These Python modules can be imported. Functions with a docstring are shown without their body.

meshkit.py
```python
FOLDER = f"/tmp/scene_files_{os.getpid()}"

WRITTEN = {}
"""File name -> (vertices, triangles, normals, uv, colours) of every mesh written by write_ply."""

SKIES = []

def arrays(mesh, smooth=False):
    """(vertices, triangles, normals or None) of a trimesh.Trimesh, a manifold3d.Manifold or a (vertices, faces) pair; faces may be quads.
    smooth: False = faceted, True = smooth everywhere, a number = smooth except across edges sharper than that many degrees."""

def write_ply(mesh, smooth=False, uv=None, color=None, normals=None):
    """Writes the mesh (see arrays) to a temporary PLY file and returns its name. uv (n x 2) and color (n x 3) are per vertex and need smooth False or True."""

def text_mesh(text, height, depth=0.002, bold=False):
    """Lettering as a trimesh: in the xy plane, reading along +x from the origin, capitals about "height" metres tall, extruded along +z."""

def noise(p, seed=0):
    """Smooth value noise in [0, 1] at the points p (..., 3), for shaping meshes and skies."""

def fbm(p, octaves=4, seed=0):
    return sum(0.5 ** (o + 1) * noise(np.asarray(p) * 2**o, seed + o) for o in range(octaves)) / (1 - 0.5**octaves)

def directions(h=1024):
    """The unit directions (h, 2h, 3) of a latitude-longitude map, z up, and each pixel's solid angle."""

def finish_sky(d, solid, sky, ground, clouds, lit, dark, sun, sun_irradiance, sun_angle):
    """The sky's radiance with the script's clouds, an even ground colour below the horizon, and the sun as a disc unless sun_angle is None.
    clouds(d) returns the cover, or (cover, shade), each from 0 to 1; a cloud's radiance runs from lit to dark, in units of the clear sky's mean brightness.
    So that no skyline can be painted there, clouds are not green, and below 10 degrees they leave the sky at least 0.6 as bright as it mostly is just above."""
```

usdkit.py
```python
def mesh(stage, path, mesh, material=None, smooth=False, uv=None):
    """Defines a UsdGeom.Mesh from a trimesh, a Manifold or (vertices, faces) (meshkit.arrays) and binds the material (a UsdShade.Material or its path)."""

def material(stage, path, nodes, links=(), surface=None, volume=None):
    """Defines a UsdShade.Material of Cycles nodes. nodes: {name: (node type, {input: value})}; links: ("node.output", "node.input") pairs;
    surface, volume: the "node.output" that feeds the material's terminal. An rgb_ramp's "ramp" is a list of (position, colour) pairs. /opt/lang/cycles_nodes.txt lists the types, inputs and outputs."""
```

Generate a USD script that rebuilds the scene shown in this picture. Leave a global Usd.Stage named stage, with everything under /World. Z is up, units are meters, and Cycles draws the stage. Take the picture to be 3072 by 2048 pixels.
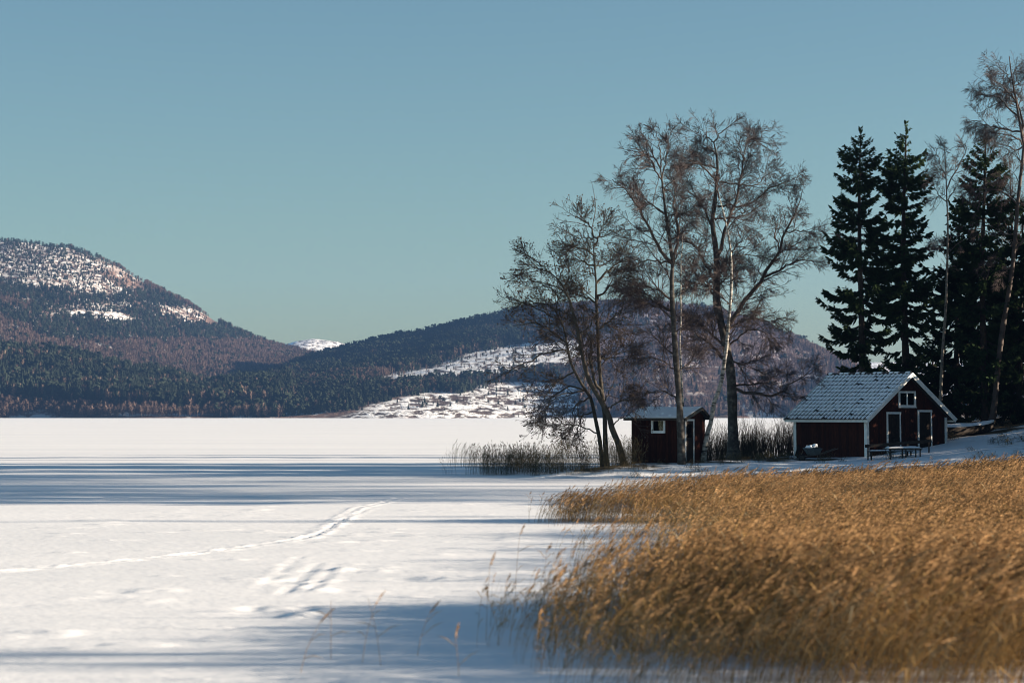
import math, numpy as np, trimesh, usdkit, meshkit
from pxr import Usd, UsdGeom, UsdLux, UsdShade, Gf, Sdf, Vt

stage = Usd.Stage.CreateInMemory()
UsdGeom.SetStageUpAxis(stage, UsdGeom.Tokens.z)
UsdGeom.SetStageMetersPerUnit(stage, 1.0)
UsdGeom.Xform.Define(stage, '/World')
UsdGeom.Scope.Define(stage, '/World/Looks')

# ------------------------------------------------------------------ camera, sky, sun, exposure
W, H, FOCAL, APER = 1024, 682, 85.0, 36.0
FPX = W * FOCAL / APER
CAM_Z, HORIZON = 2.8, 414.3
EXPOSURE = 1.80
SUN_ELEV, SUN_AZ = math.radians(11.0), math.radians(0.0)      # azimuth measured from +x towards +y
SUN = np.array([math.cos(SUN_ELEV) * math.cos(SUN_AZ), math.cos(SUN_ELEV) * math.sin(SUN_AZ), math.sin(SUN_ELEV)])
cam = UsdGeom.Camera.Define(stage, '/World/camera')
cam.CreateFocalLengthAttr(FOCAL)
cam.CreateHorizontalApertureAttr(APER)
cam.CreateVerticalApertureAttr(APER * H / W)
cam.CreateVerticalApertureOffsetAttr((HORIZON - H / 2) / W * APER)
cam.CreateFStopAttr(1.9)
cam.CreateFocusDistanceAttr(135.0)
cam.CreateExposureAttr(EXPOSURE)
cam.CreateClippingRangeAttr(Gf.Vec2f(0.1, 30000))
cam.AddTransformOp().Set(Gf.Matrix4d(1, 0, 0, 0, 0, 0, 1, 0, 0, -1, 0, 0, 0, 0, CAM_Z, 1))

dome = UsdLux.DomeLight.Define(stage, '/World/sky')
sky_mat = usdkit.material(stage, '/World/Looks/sky', {
    'sky': ('sky_texture', {'sky_type': 'single_scattering', 'sun_disc': False, 'sun_elevation': SUN_ELEV,
                            'sun_rotation': math.atan2(SUN[0], SUN[1]), 'altitude': 50.0, 'air_density': 1.0,
                            'aerosol_density': 0.6, 'ozone_density': 2.5}),
    'tint': ('mix_color', {'blend_type': 'multiply', 'fac': 1.0, 'b': (0.625, 0.70, 0.675)}),
    'bg': ('background_shader', {'strength': 0.0525})},
    [('sky.color', 'tint.a'), ('tint.result', 'bg.color')], surface='bg.background')
UsdShade.MaterialBindingAPI.Apply(dome.GetPrim()).Bind(sky_mat)
for k_, v_ in (('kind', 'structure'), ('label', 'clear pale blue winter sky above the hills'), ('category', 'sky')):
    dome.GetPrim().SetCustomDataByKey(k_, v_)

sun = UsdLux.DistantLight.Define(stage, '/World/sun')
sun.CreateNormalizeAttr(True)
sun.CreateIntensityAttr(1.25)
sun.CreateAngleAttr(0.5)
sun.CreateColorAttr(Gf.Vec3f(1.0, 0.84, 0.65))
_z = SUN / np.linalg.norm(SUN)
_x = np.cross([0, 0, 1.0], _z); _x /= np.linalg.norm(_x)
_y = np.cross(_z, _x)
sun.AddTransformOp().Set(Gf.Matrix4d(*_x, 0, *_y, 0, *_z, 0, 0, 0, 0, 1))


# ------------------------------------------------------------------ helpers
def at(px, py, Y):
    """The point at distance Y that the photograph shows at pixel (px, py) of 1024 x 682."""
    return np.array([(px - W / 2) / FPX * Y, Y, CAM_Z - (py - HORIZON) / FPX * Y])


def norm(v):
    return v / np.maximum(np.linalg.norm(v, axis=-1, keepdims=True), 1e-9)


_names = {}


def numbered(path):
    n = _names.get(path, -1) + 1
    _names[path] = n
    return path if n == 0 else f'{path}_{n:03d}'


def tag(prim, label=None, cat=None, group=None, kind=None):
    for k, v in (('label', label), ('category', cat), ('group', group), ('kind', kind)):
        if v:
            prim.SetCustomDataByKey(k, v)
    return prim


def obj(name, mesh, mat, parent=None, smooth=False, **kw):
    base = str(parent.GetPath()) if parent else '/World'
    m = usdkit.mesh(stage, numbered(f'{base}/{name}'), mesh, mat, smooth=smooth)
    return tag(m.GetPrim(), **kw)


def thing(name, label, cat, loc=(0, 0, 0), rotz=0.0, group=None):
    x = UsdGeom.Xform.Define(stage, numbered('/World/' + name))
    x.AddTranslateOp().Set(Gf.Vec3d(*map(float, loc)))
    if rotz:
        x.AddRotateZOp().Set(math.degrees(rotz))
    return tag(x.GetPrim(), label, cat, group)


BOXF = np.array([[0, 2, 1], [0, 3, 2], [4, 5, 6], [4, 6, 7], [0, 1, 5], [0, 5, 4], [1, 2, 6], [1, 6, 5], [2, 3, 7], [2, 7, 6], [3, 0, 4], [3, 4, 7]])


def box(x0, x1, y0, y1, z0, z1):
    v = np.array([[x0, y0, z0], [x1, y0, z0], [x1, y1, z0], [x0, y1, z0], [x0, y0, z1], [x1, y0, z1], [x1, y1, z1], [x0, y1, z1]], float)
    return v, BOXF


def beam(p, q, w, h, up=(0, 0, 1)):
    """A square-edged bar from p to q, w wide across and h high along up."""
    p, q = np.array(p, float), np.array(q, float)
    d = norm(q - p)
    s = norm(np.cross(d, np.array(up, float)))
    u = np.cross(s, d)
    v = []
    for e in (p, q):
        for a, b in ((-1, -1), (1, -1), (1, 1), (-1, 1)):
            v.append(e + s * a * w / 2 + u * b * h / 2)
    v = np.array(v)
    f = np.array([[0, 1, 2], [0, 2, 3], [4, 6, 5], [4, 7, 6], [0, 4, 5], [0, 5, 1], [1, 5, 6], [1, 6, 2], [2, 6, 7], [2, 7, 3], [3, 7, 4], [3, 4, 0]])[:, ::-1]
    return v, f


def join(parts):
    vs, fs, n = [], [], 0
    for v, f in parts:
        vs.append(np.asarray(v, float)); fs.append(np.asarray(f, int) + n); n += len(v)
    return np.vstack(vs), np.vstack(fs)


def moved(m, d):
    return m[0] + np.asarray(d, float), m[1]


def tubes(P, R, sides=4, cap=False):
    """Many round bars at once: P (n, k, 3) centre lines, R (n, k) radii."""
    P = np.asarray(P, float); R = np.asarray(R, float)
    n, k = P.shape[:2]
    T = np.empty_like(P)
    T[:, 1:-1] = P[:, 2:] - P[:, :-2]; T[:, 0] = P[:, 1] - P[:, 0]; T[:, -1] = P[:, -1] - P[:, -2]
    T = norm(T)
    mean = norm(P[:, -1] - P[:, 0])
    ref = np.where(np.abs(mean[:, 2:3]) < 0.8, np.array([0, 0, 1.0]), np.array([1.0, 0, 0]))[:, None, :]
    A = norm(np.cross(T, np.broadcast_to(ref, T.shape)))
    B = np.cross(T, A)
    ang = np.arange(sides) * 2 * np.pi / sides
    V = P[:, :, None] + R[:, :, None, None] * (np.cos(ang)[None, None, :, None] * A[:, :, None] + np.sin(ang)[None, None, :, None] * B[:, :, None])
    i, j = np.meshgrid(np.arange(k - 1), np.arange(sides), indexing='ij')
    j2 = (j + 1) % sides
    q = np.stack([i * sides + j, i * sides + j2, (i + 1) * sides + j2, (i + 1) * sides + j], -1).reshape(-1, 4)
    f = np.vstack([q[:, [0, 1, 2]], q[:, [0, 2, 3]]])
    F = (f[None] + (np.arange(n) * k * sides)[:, None, None]).reshape(-1, 3)
    return V.reshape(-1, 3), F


def spline(pts, k):
    """k points along a Catmull-Rom curve through pts, evenly spaced."""
    p = np.asarray(pts, float)
    q = np.vstack([2 * p[0] - p[1], p, 2 * p[-1] - p[-2]])
    out = []
    for i in range(len(p) - 1):
        a, b, c, d = q[i:i + 4]
        t = np.linspace(0, 1, 12, endpoint=False)[:, None]
        out.append(0.5 * (2 * b + (c - a) * t + (2 * a - 5 * b + 4 * c - d) * t ** 2 + (3 * b - a - 3 * c + d) * t ** 3))
    out = np.vstack(out + [p[-1:]])
    s = np.concatenate([[0], np.cumsum(np.linalg.norm(np.diff(out, axis=0), axis=1))])
    t = np.linspace(0, s[-1], k)
    return np.stack([np.interp(t, s, out[:, c]) for c in range(out.shape[1])], 1)


def grow(P, R, rng, per, length, angle, k=4, t0=0.15, t1=1.0, trop=0.0, wig=0.25, rmax=0.03, rtip=0.005, ratio=0.55, flat=0.0):
    """Side shoots of the branches P (n, k, 3), R (n, k). per: shoots for each; length: (low, high) metres; trop: pull up (+) or down (-)."""
    n, kp = P.shape[:2]
    cnt = rng.poisson(per, n) if np.isscalar(per) else rng.poisson(per)
    idx = np.repeat(np.arange(n), cnt)
    m = len(idx)
    if m == 0:
        return np.zeros((0, k, 3)), np.zeros((0, k))
    t = t0 + (t1 - t0) * rng.rand(m)
    f = t * (kp - 1); i0 = np.minimum(f.astype(int), kp - 2); w = (f - i0)[:, None]
    p0 = P[idx, i0] * (1 - w) + P[idx, i0 + 1] * w
    r0 = R[idx, i0] * (1 - w[:, 0]) + R[idx, i0 + 1] * w[:, 0]
    T = norm(P[idx, i0 + 1] - P[idx, i0])
    rnd = rng.normal(size=(m, 3)); rnd[:, 2] *= (1 - flat)
    perp = norm(rnd - (rnd * T).sum(1, keepdims=True) * T)
    a = np.radians(angle[0] + (angle[1] - angle[0]) * rng.rand(m))[:, None]
    d = np.cos(a) * T + np.sin(a) * perp
    L = (length[0] + (length[1] - length[0]) * rng.rand(m)) * (1.10 - 0.80 * t)
    step = (L / (k - 1))[:, None]
    out = [p0]
    for _ in range(k - 1):
        d = norm(d + rng.normal(size=(m, 3)) * wig + np.array([0, 0, trop]))
        out.append(out[-1] + d * step)
    Q = np.stack(out, 1)
    rs = np.clip(r0 * ratio, rtip, rmax)
    RR = rs[:, None] * (1 - np.linspace(0, 1, k)[None]) + rtip * np.linspace(0, 1, k)[None]
    return Q, RR


# ------------------------------------------------------------------ materials
def mat(name, nodes, links, surface='p.BSDF', **kw):
    return usdkit.material(stage, '/World/Looks/' + name, nodes, links, surface=surface, **kw)


def plain(name, col, rough=0.8, var=0.25, scale=6.0, spec=0.25, stretch=(1, 1, 1), bump=0.0, bdist=0.01):
    """One colour with grain: a noise in object space darkens and lightens it a little."""
    lo, hi = tuple(c * (1 - var) for c in col), tuple(min(1, c * (1 + var)) for c in col)
    nodes = {'g': ('geometry', {}), 'm': ('mapping', {'scale': stretch}), 'n': ('noise_texture', {'scale': scale, 'detail': 4.0}),
             'r': ('rgb_ramp', {'ramp': [(0.25, lo), (0.75, hi)]}),
             'p': ('principled_bsdf', {'roughness': rough, 'specular_ior_level': spec})}
    links = [('g.position', 'm.vector'), ('m.vector', 'n.vector'), ('n.fac', 'r.fac'), ('r.color', 'p.base_color')]
    if bump:
        nodes['b'] = ('bump', {'strength': bump, 'distance': bdist})
        links += [('n.fac', 'b.height'), ('b.normal', 'p.normal')]
    return mat(name, nodes, links)


M = {}
# snow: fine crust relief with long wind streaks that run across the lake
M['lake_snow'] = mat('lake_snow', {
    'g': ('geometry', {}),
    'm1': ('mapping', {'scale': (0.35, 1.6, 1.0)}), 'n1': ('noise_texture', {'scale': 0.8, 'detail': 6.0, 'roughness': 0.6}),
    'm2': ('mapping', {'scale': (3.0, 6.0, 3.0)}), 'n2': ('noise_texture', {'scale': 1.6, 'detail': 3.0}),
    'm3': ('mapping', {'scale': (0.02, 0.1, 1.0)}), 'n3': ('noise_texture', {'scale': 1.0, 'detail': 4.0}),
    'add': ('math', {'math_type': 'multiply_add', 'value2': 0.35}),
    'r': ('rgb_ramp', {'ramp': [(0.3, (0.80, 0.81, 0.83)), (0.7, (0.90, 0.90, 0.91))]}),
    'b': ('bump', {'strength': 0.75, 'distance': 0.05}),
    'p': ('principled_bsdf', {'roughness': 0.6, 'specular_ior_level': 0.2})},
    [('g.position', 'm1.vector'), ('m1.vector', 'n1.vector'), ('g.position', 'm2.vector'), ('m2.vector', 'n2.vector'),
     ('g.position', 'm3.vector'), ('m3.vector', 'n3.vector'), ('n2.fac', 'add.value1'), ('n1.fac', 'add.value3'),
     ('add.value', 'b.height'), ('n3.fac', 'r.fac'), ('r.color', 'p.base_color'), ('b.normal', 'p.normal')])
M['snow'] = mat('snow', {
    'g': ('geometry', {}), 'n': ('noise_texture', {'scale': 3.0, 'detail': 5.0}),
    'r': ('rgb_ramp', {'ramp': [(0.3, (0.80, 0.81, 0.83)), (0.7, (0.88, 0.88, 0.89))]}),
    'b': ('bump', {'strength': 0.4, 'distance': 0.05}), 'p': ('principled_bsdf', {'roughness': 0.6, 'specular_ior_level': 0.2})},
    [('g.position', 'n.vector'), ('n.fac', 'r.fac'), ('r.color', 'p.base_color'), ('n.fac', 'b.height'), ('b.normal', 'p.normal')])
# snowy bank with dead grass and earth showing through
M['bank_snow'] = mat('bank_snow', {
    'g': ('geometry', {}), 'n': ('noise_texture', {'scale': 0.55, 'detail': 7.0, 'roughness': 0.65}),
    'n2': ('noise_texture', {'scale': 5.0, 'detail': 4.0}), 'att': ('attribute', {'attribute': 'bare'}),
    'sum': ('math', {'math_type': 'multiply_add', 'value2': 0.75}),
    'step': ('map_range', {'from_min': 0.60, 'from_max': 0.72, 'to_min': 0.0, 'to_max': 1.0, 'clamp': True}),
    'earth': ('rgb_ramp', {'ramp': [(0.3, (0.045, 0.035, 0.022)), (0.7, (0.13, 0.10, 0.06))]}),
    'mix': ('mix_color', {'blend_type': 'mix', 'a': (0.85, 0.855, 0.87)}),
    'b': ('bump', {'strength': 0.6, 'distance': 0.06}), 'p': ('principled_bsdf', {'roughness': 0.7, 'specular_ior_level': 0.15})},
    [('g.position', 'n.vector'), ('g.position', 'n2.vector'), ('n.fac', 'sum.value3'), ('att.fac', 'sum.value1'), ('sum.value', 'step.value'),
     ('step.result', 'mix.fac'), ('n2.fac', 'earth.fac'), ('earth.color', 'mix.b'), ('mix.result', 'p.base_color'), ('n2.fac', 'b.height'), ('b.normal', 'p.normal')])
M['red_paint'] = plain('red_paint', (0.036, 0.0095, 0.0055), 0.9, 0.3, 5.0, 0.1, (3, 3, 0.5), 0.3)
M['red_dark'] = plain('red_dark', (0.024, 0.0065, 0.0045), 0.9, 0.3, 5.0, 0.1, (3, 3, 0.5), 0.3)
M['door_brown'] = plain('door_brown', (0.018, 0.011, 0.008), 0.85, 0.3, 5.0, 0.15, (3, 3, 0.5))
M['white_paint'] = plain('white_paint', (0.66, 0.67, 0.66), 0.6, 0.12, 9.0, 0.3)
M['tile'] = plain('tile', (0.035, 0.028, 0.028), 0.8, 0.3, 12.0, 0.3)
M['tar_paper'] = plain('tar_paper', (0.03, 0.03, 0.032), 0.85, 0.3, 8.0)
M['grey_wood'] = plain('grey_wood', (0.085, 0.075, 0.065), 0.85, 0.35, 7.0, 0.15, (4, 4, 1))
M['dark_wood'] = plain('dark_wood', (0.035, 0.028, 0.024), 0.85, 0.35, 7.0, 0.15, (4, 4, 1))
M['pale_wood'] = plain('pale_wood', (0.30, 0.20, 0.11), 0.8, 0.25, 7.0)
M['zinc'] = plain('zinc', (0.045, 0.06, 0.065), 0.5, 0.3, 9.0, 0.5)
M['rubber'] = plain('rubber', (0.012, 0.012, 0.012), 0.7, 0.2)
M['iron'] = plain('iron', (0.03, 0.028, 0.026), 0.5, 0.3, 9.0, 0.4)
M['pane'] = mat('pane', {'f': ('fresnel', {'IOR': 1.5}), 't': ('transparent_bsdf', {'color': (0.85, 0.9, 0.9)}), 'gl': ('glossy_bsdf', {'roughness': 0.03, 'color': (0.9, 0.9, 0.9)}),
                         'x': ('mix_closure', {})}, [('f.fac', 'x.fac'), ('t.BSDF', 'x.closure1'), ('gl.BSDF', 'x.closure2')], surface='x.closure')
# barks: pale birch skin with dark bands and a rough dark foot, and dull alder
M['birch_white'] = mat('birch_white', {
    'g': ('geometry', {}), 'm': ('mapping', {'scale': (2.0, 2.0, 6.0)}), 'n': ('noise_texture', {'scale': 1.3, 'detail': 5.0, 'roughness': 0.65}),
    'r': ('rgb_ramp', {'ramp': [(0.40, (0.04, 0.036, 0.032)), (0.50, (0.30, 0.28, 0.25)), (0.8, (0.55, 0.52, 0.47))]}),
    'p': ('principled_bsdf', {'roughness': 0.75, 'specular_ior_level': 0.2})},
    [('g.position', 'm.vector'), ('m.vector', 'n.vector'), ('n.fac', 'r.fac'), ('r.color', 'p.base_color')])
M['birch_grey'] = mat('birch_grey', {
    'g': ('geometry', {}), 'm': ('mapping', {'scale': (2.5, 2.5, 3.0)}), 'n': ('noise_texture', {'scale': 1.4, 'detail': 5.0, 'roughness': 0.65}),
    'r': ('rgb_ramp', {'ramp': [(0.42, (0.035, 0.031, 0.028)), (0.60, (0.085, 0.076, 0.068)), (0.78, (0.26, 0.24, 0.215))]}),
    'p': ('principled_bsdf', {'roughness': 0.8, 'specular_ior_level': 0.15})},
    [('g.position', 'm.vector'), ('m.vector', 'n.vector'), ('n.fac', 'r.fac'), ('r.color', 'p.base_color')])
M['birch_dim'] = plain('birch_dim', (0.13, 0.115, 0.10), 0.8, 0.5, 2.0, 0.15, (2, 2, 5))
M['limb'] = plain('limb', (0.060, 0.045, 0.040), 0.8, 0.35, 3.0)
M['birch_twig'] = plain('birch_twig', (0.056, 0.041, 0.040), 0.8, 0.3, 0.6)
M['alder_bark'] = plain('alder_bark', (0.055, 0.048, 0.040), 0.85, 0.4, 5.0, 0.15, (1, 1, 0.4), 0.5, 0.02)
M['alder_twig'] = plain('alder_twig', (0.055, 0.040, 0.034), 0.8, 0.3, 0.6)
M['spruce_bark'] = plain('spruce_bark', (0.028, 0.021, 0.017), 0.9, 0.35, 6.0)
M['pine_bark'] = plain('pine_bark', (0.14, 0.08, 0.05), 0.9, 0.35, 4.0)


def leafy(name, col, var=0.35, scale=0.8, trans=0.25):
    lo, hi = tuple(c * (1 - var) for c in col), tuple(c * (1 + var) for c in col)
    return mat(name, {'g': ('geometry', {}), 'o': ('object_info', {}), 'n': ('noise_texture', {'scale': scale, 'detail': 3.0}),
                      'add': ('math', {'math_type': 'multiply_add', 'value2': 0.5, 'value3': -0.25}), 'sum': ('math', {'math_type': 'add'}),
                      'r': ('rgb_ramp', {'ramp': [(0.2, lo), (0.8, hi)]}), 'd': ('diffuse_bsdf', {}), 't': ('translucent_bsdf', {}), 'x': ('mix_closure', {'fac': trans})},
               [('g.position', 'n.vector'), ('o.random', 'add.value1'), ('n.fac', 'sum.value1'), ('add.value', 'sum.value2'), ('sum.value', 'r.fac'),
                ('r.color', 'd.color'), ('r.color', 't.color'), ('d.BSDF', 'x.closure1'), ('t.BSDF', 'x.closure2')], surface='x.closure')


M['needles'] = leafy('needles', (0.022, 0.036, 0.017), 0.4, 0.5, 0.15)
M['far_needles'] = leafy('far_needles', (0.024, 0.030, 0.021), 0.4, 0.01, 0.1)
M['far_twigs'] = leafy('far_twigs', (0.112, 0.078, 0.066), 0.4, 0.008, 0.1)
M['far_stems'] = leafy('far_stems', (0.15, 0.108, 0.084), 0.35, 0.02, 0.1)
M['reed'] = leafy('reed', (0.385, 0.242, 0.100), 0.4, 0.6, 0.35)
M['reed_plume'] = leafy('reed_plume', (0.35, 0.215, 0.108), 0.4, 0.9, 0.4)
M['reed_grey'] = leafy('reed_grey', (0.33, 0.26, 0.16), 0.4, 0.9, 0.35)
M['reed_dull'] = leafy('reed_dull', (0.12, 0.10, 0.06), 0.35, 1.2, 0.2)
M['brush'] = leafy('brush', (0.10, 0.075, 0.055), 0.4, 1.2, 0.15)
# hills: wooded floor, bare pink granite and snow lying on the ledges
M['hill'] = mat('hill', {
    'g': ('geometry', {}), 'att': ('attribute', {'attribute': 'cover'}), 'att2': ('attribute', {'attribute': 'rock'}),
    'm1': ('mapping', {'scale': (0.09, 0.045, 0.24)}), 'n1': ('noise_texture', {'scale': 1.0, 'detail': 7.0, 'roughness': 0.68}),
    'm2': ('mapping', {'scale': (0.02, 0.02, 0.03)}), 'n2': ('noise_texture', {'scale': 1.0, 'detail': 5.0, 'roughness': 0.6}),
    'sub': ('math', {'math_type': 'multiply_add', 'value2': -0.24}),
    'thr': ('map_range', {'from_min': 0.45, 'from_max': 0.50, 'to_min': 0.0, 'to_max': 1.0, 'clamp': True}),
    'rockc': ('rgb_ramp', {'ramp': [(0.3, (0.075, 0.055, 0.05)), (0.5, (0.17, 0.11, 0.09)), (0.75, (0.30, 0.19, 0.15))]}), 'rockm': ('mix_color', {'blend_type': 'mix', 'a': (0.055, 0.048, 0.046)}), 'rk': ('math', {'math_type': 'multiply_add', 'value2': 1.1, 'value3': 0.15, 'use_clamp': True}),
    'mixs': ('mix_color', {'blend_type': 'mix', 'b': (0.80, 0.81, 0.83)}),
    'floor': ('rgb_ramp', {'ramp': [(0.35, (0.045, 0.038, 0.035)), (0.48, (0.16, 0.105, 0.085)), (0.545, (0.20, 0.13, 0.105)), (0.58, (0.52, 0.52, 0.53))]}),
    'mixf': ('mix_color', {'blend_type': 'mix'}),
    'b': ('bump', {'strength': 1.0, 'distance': 5.0}),
    'p': ('principled_bsdf', {'roughness': 0.85, 'specular_ior_level': 0.1})},
    [('g.position', 'm1.vector'), ('m1.vector', 'n1.vector'), ('g.position', 'm2.vector'), ('m2.vector', 'n2.vector'),
     ('att2.fac', 'sub.value1'), ('n1.fac', 'sub.value3'), ('sub.value', 'thr.value'), ('n2.fac', 'rockc.fac'), ('thr.result', 'mixs.fac'), ('rockc.color', 'rockm.b'), ('att2.fac', 'rk.value1'), ('rk.value', 'rockm.fac'), ('rockm.result', 'mixs.a'),
     ('n2.fac', 'floor.fac'), ('att.fac', 'mixf.fac'), ('floor.color', 'mixf.a'), ('mixs.result', 'mixf.b'), ('mixf.result', 'p.base_color'),
     ('n1.fac', 'b.height'), ('b.normal', 'p.normal')])

# ------------------------------------------------------------------ the land and the lake
SHORE = np.array([(-0.6, 108.2), (1.2, 106.2), (4, 106.0), (8, 105.8), (13, 104.5), (19, 101.5), (25, 97), (33, 90), (40, 80), (44, 65), (40, 52), (30, 42), (24, 36), (20, 28), (17, 18), (16, -30),
                  (140, -30), (140, 230), (75, 210), (45, 172), (27, 148), (18, 135), (11, 126.5), (5.5, 120), (1.6, 113.5)], float)


def inside_distance(X, Y, poly):
    """Signed distance to a polygon, positive inside."""
    d = np.full(X.shape, 1e9); ins = np.zeros(X.shape, bool)
    for (x0, y0), (x1, y1) in zip(poly, np.roll(poly, -1, 0)):
        dx, dy = x1 - x0, y1 - y0
        t = np.clip(((X - x0) * dx + (Y - y0) * dy) / (dx * dx + dy * dy), 0, 1)
        d = np.minimum(d, np.hypot(X - x0 - t * dx, Y - y0 - t * dy))
        c = (y0 > Y) != (y1 > Y)
        ins ^= c & (X < x0 + (Y - y0) * dx / (dy if dy else 1e-9))
    return np.where(ins, d, -d)


def smooth(a, b, x):
    t = np.clip((x - a) / (b - a), 0, 1)
    return t * t * (3 - 2 * t)


def nz(X, Y, s, seed=0, oct=3):
    return meshkit.fbm(np.stack([X / s, Y / s, np.full_like(X, seed * 3.7)], -1), oct, seed) - 0.5


def land(X, Y):
    X, Y = np.asarray(X, float), np.asarray(Y, float)
    d = inside_distance(X, Y, SHORE)
    plane = 0.72 + 0.115 * (X - 17.1) + 0.045 * (Y - 116.8)
    a, b = np.full_like(plane, 0.58), np.minimum(plane, 3.0 + 0.15 * (plane - 3.0))
    top = np.log(np.exp(a * 6) + np.exp(b * 6)) / 6
    near = smooth(75, 92, Y)
    top = top * near + (0.5 + 0.02 * np.maximum(X - 20, 0)) * (1 - near)
    return -0.12 + (top + 0.12) * smooth(-0.8, 5.5, d) + 0.10 * nz(X, Y, 1.7, 4) * smooth(0, 2, d) + 0.16 * nz(X, Y, 5, 5) * smooth(0, 3, d)


def land_z(x, y):
    return float(land(np.array([x]), np.array([y]))[0])


# lake: one sheet, finely cut where its tracks and drifts can be seen
TRACK = [at_ for at_ in [(-30, 573), (60, 566), (150, 557), (240, 547), (312, 536.5), (330, 526), (347, 514), (360, 506.5), (380, 503), (400, 497)]]
TRACK_B = [(305, 537.5), (322, 533), (336, 524), (352, 514.5), (372, 507)]
PRINTS = [(256, 590, 300, 556), (283, 594, 318, 563), (312, 590, 330, 572), (305, 592, 322, 575)]


def ground_at(px, py):
    Y = CAM_Z * FPX / (py - HORIZON)
    return np.array([(px - W / 2) / FPX * Y, Y])


def seg_dist(X, Y, pts):
    """Distance to a polyline and how far along it the nearest point lies."""
    best = np.full(X.shape, 1e9); along = np.zeros(X.shape); s0 = 0.0
    for (x0, y0), (x1, y1) in zip(pts[:-1], pts[1:]):
        dx, dy = x1 - x0, y1 - y0; L = math.hypot(dx, dy)
        t = np.clip(((X - x0) * dx + (Y - y0) * dy) / (L * L), 0, 1)
        d = np.hypot(X - x0 - t * dx, Y - y0 - t * dy)
        k = d < best
        best = np.where(k, d, best); along = np.where(k, s0 + t * L, along); s0 += L
    return best, along


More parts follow.
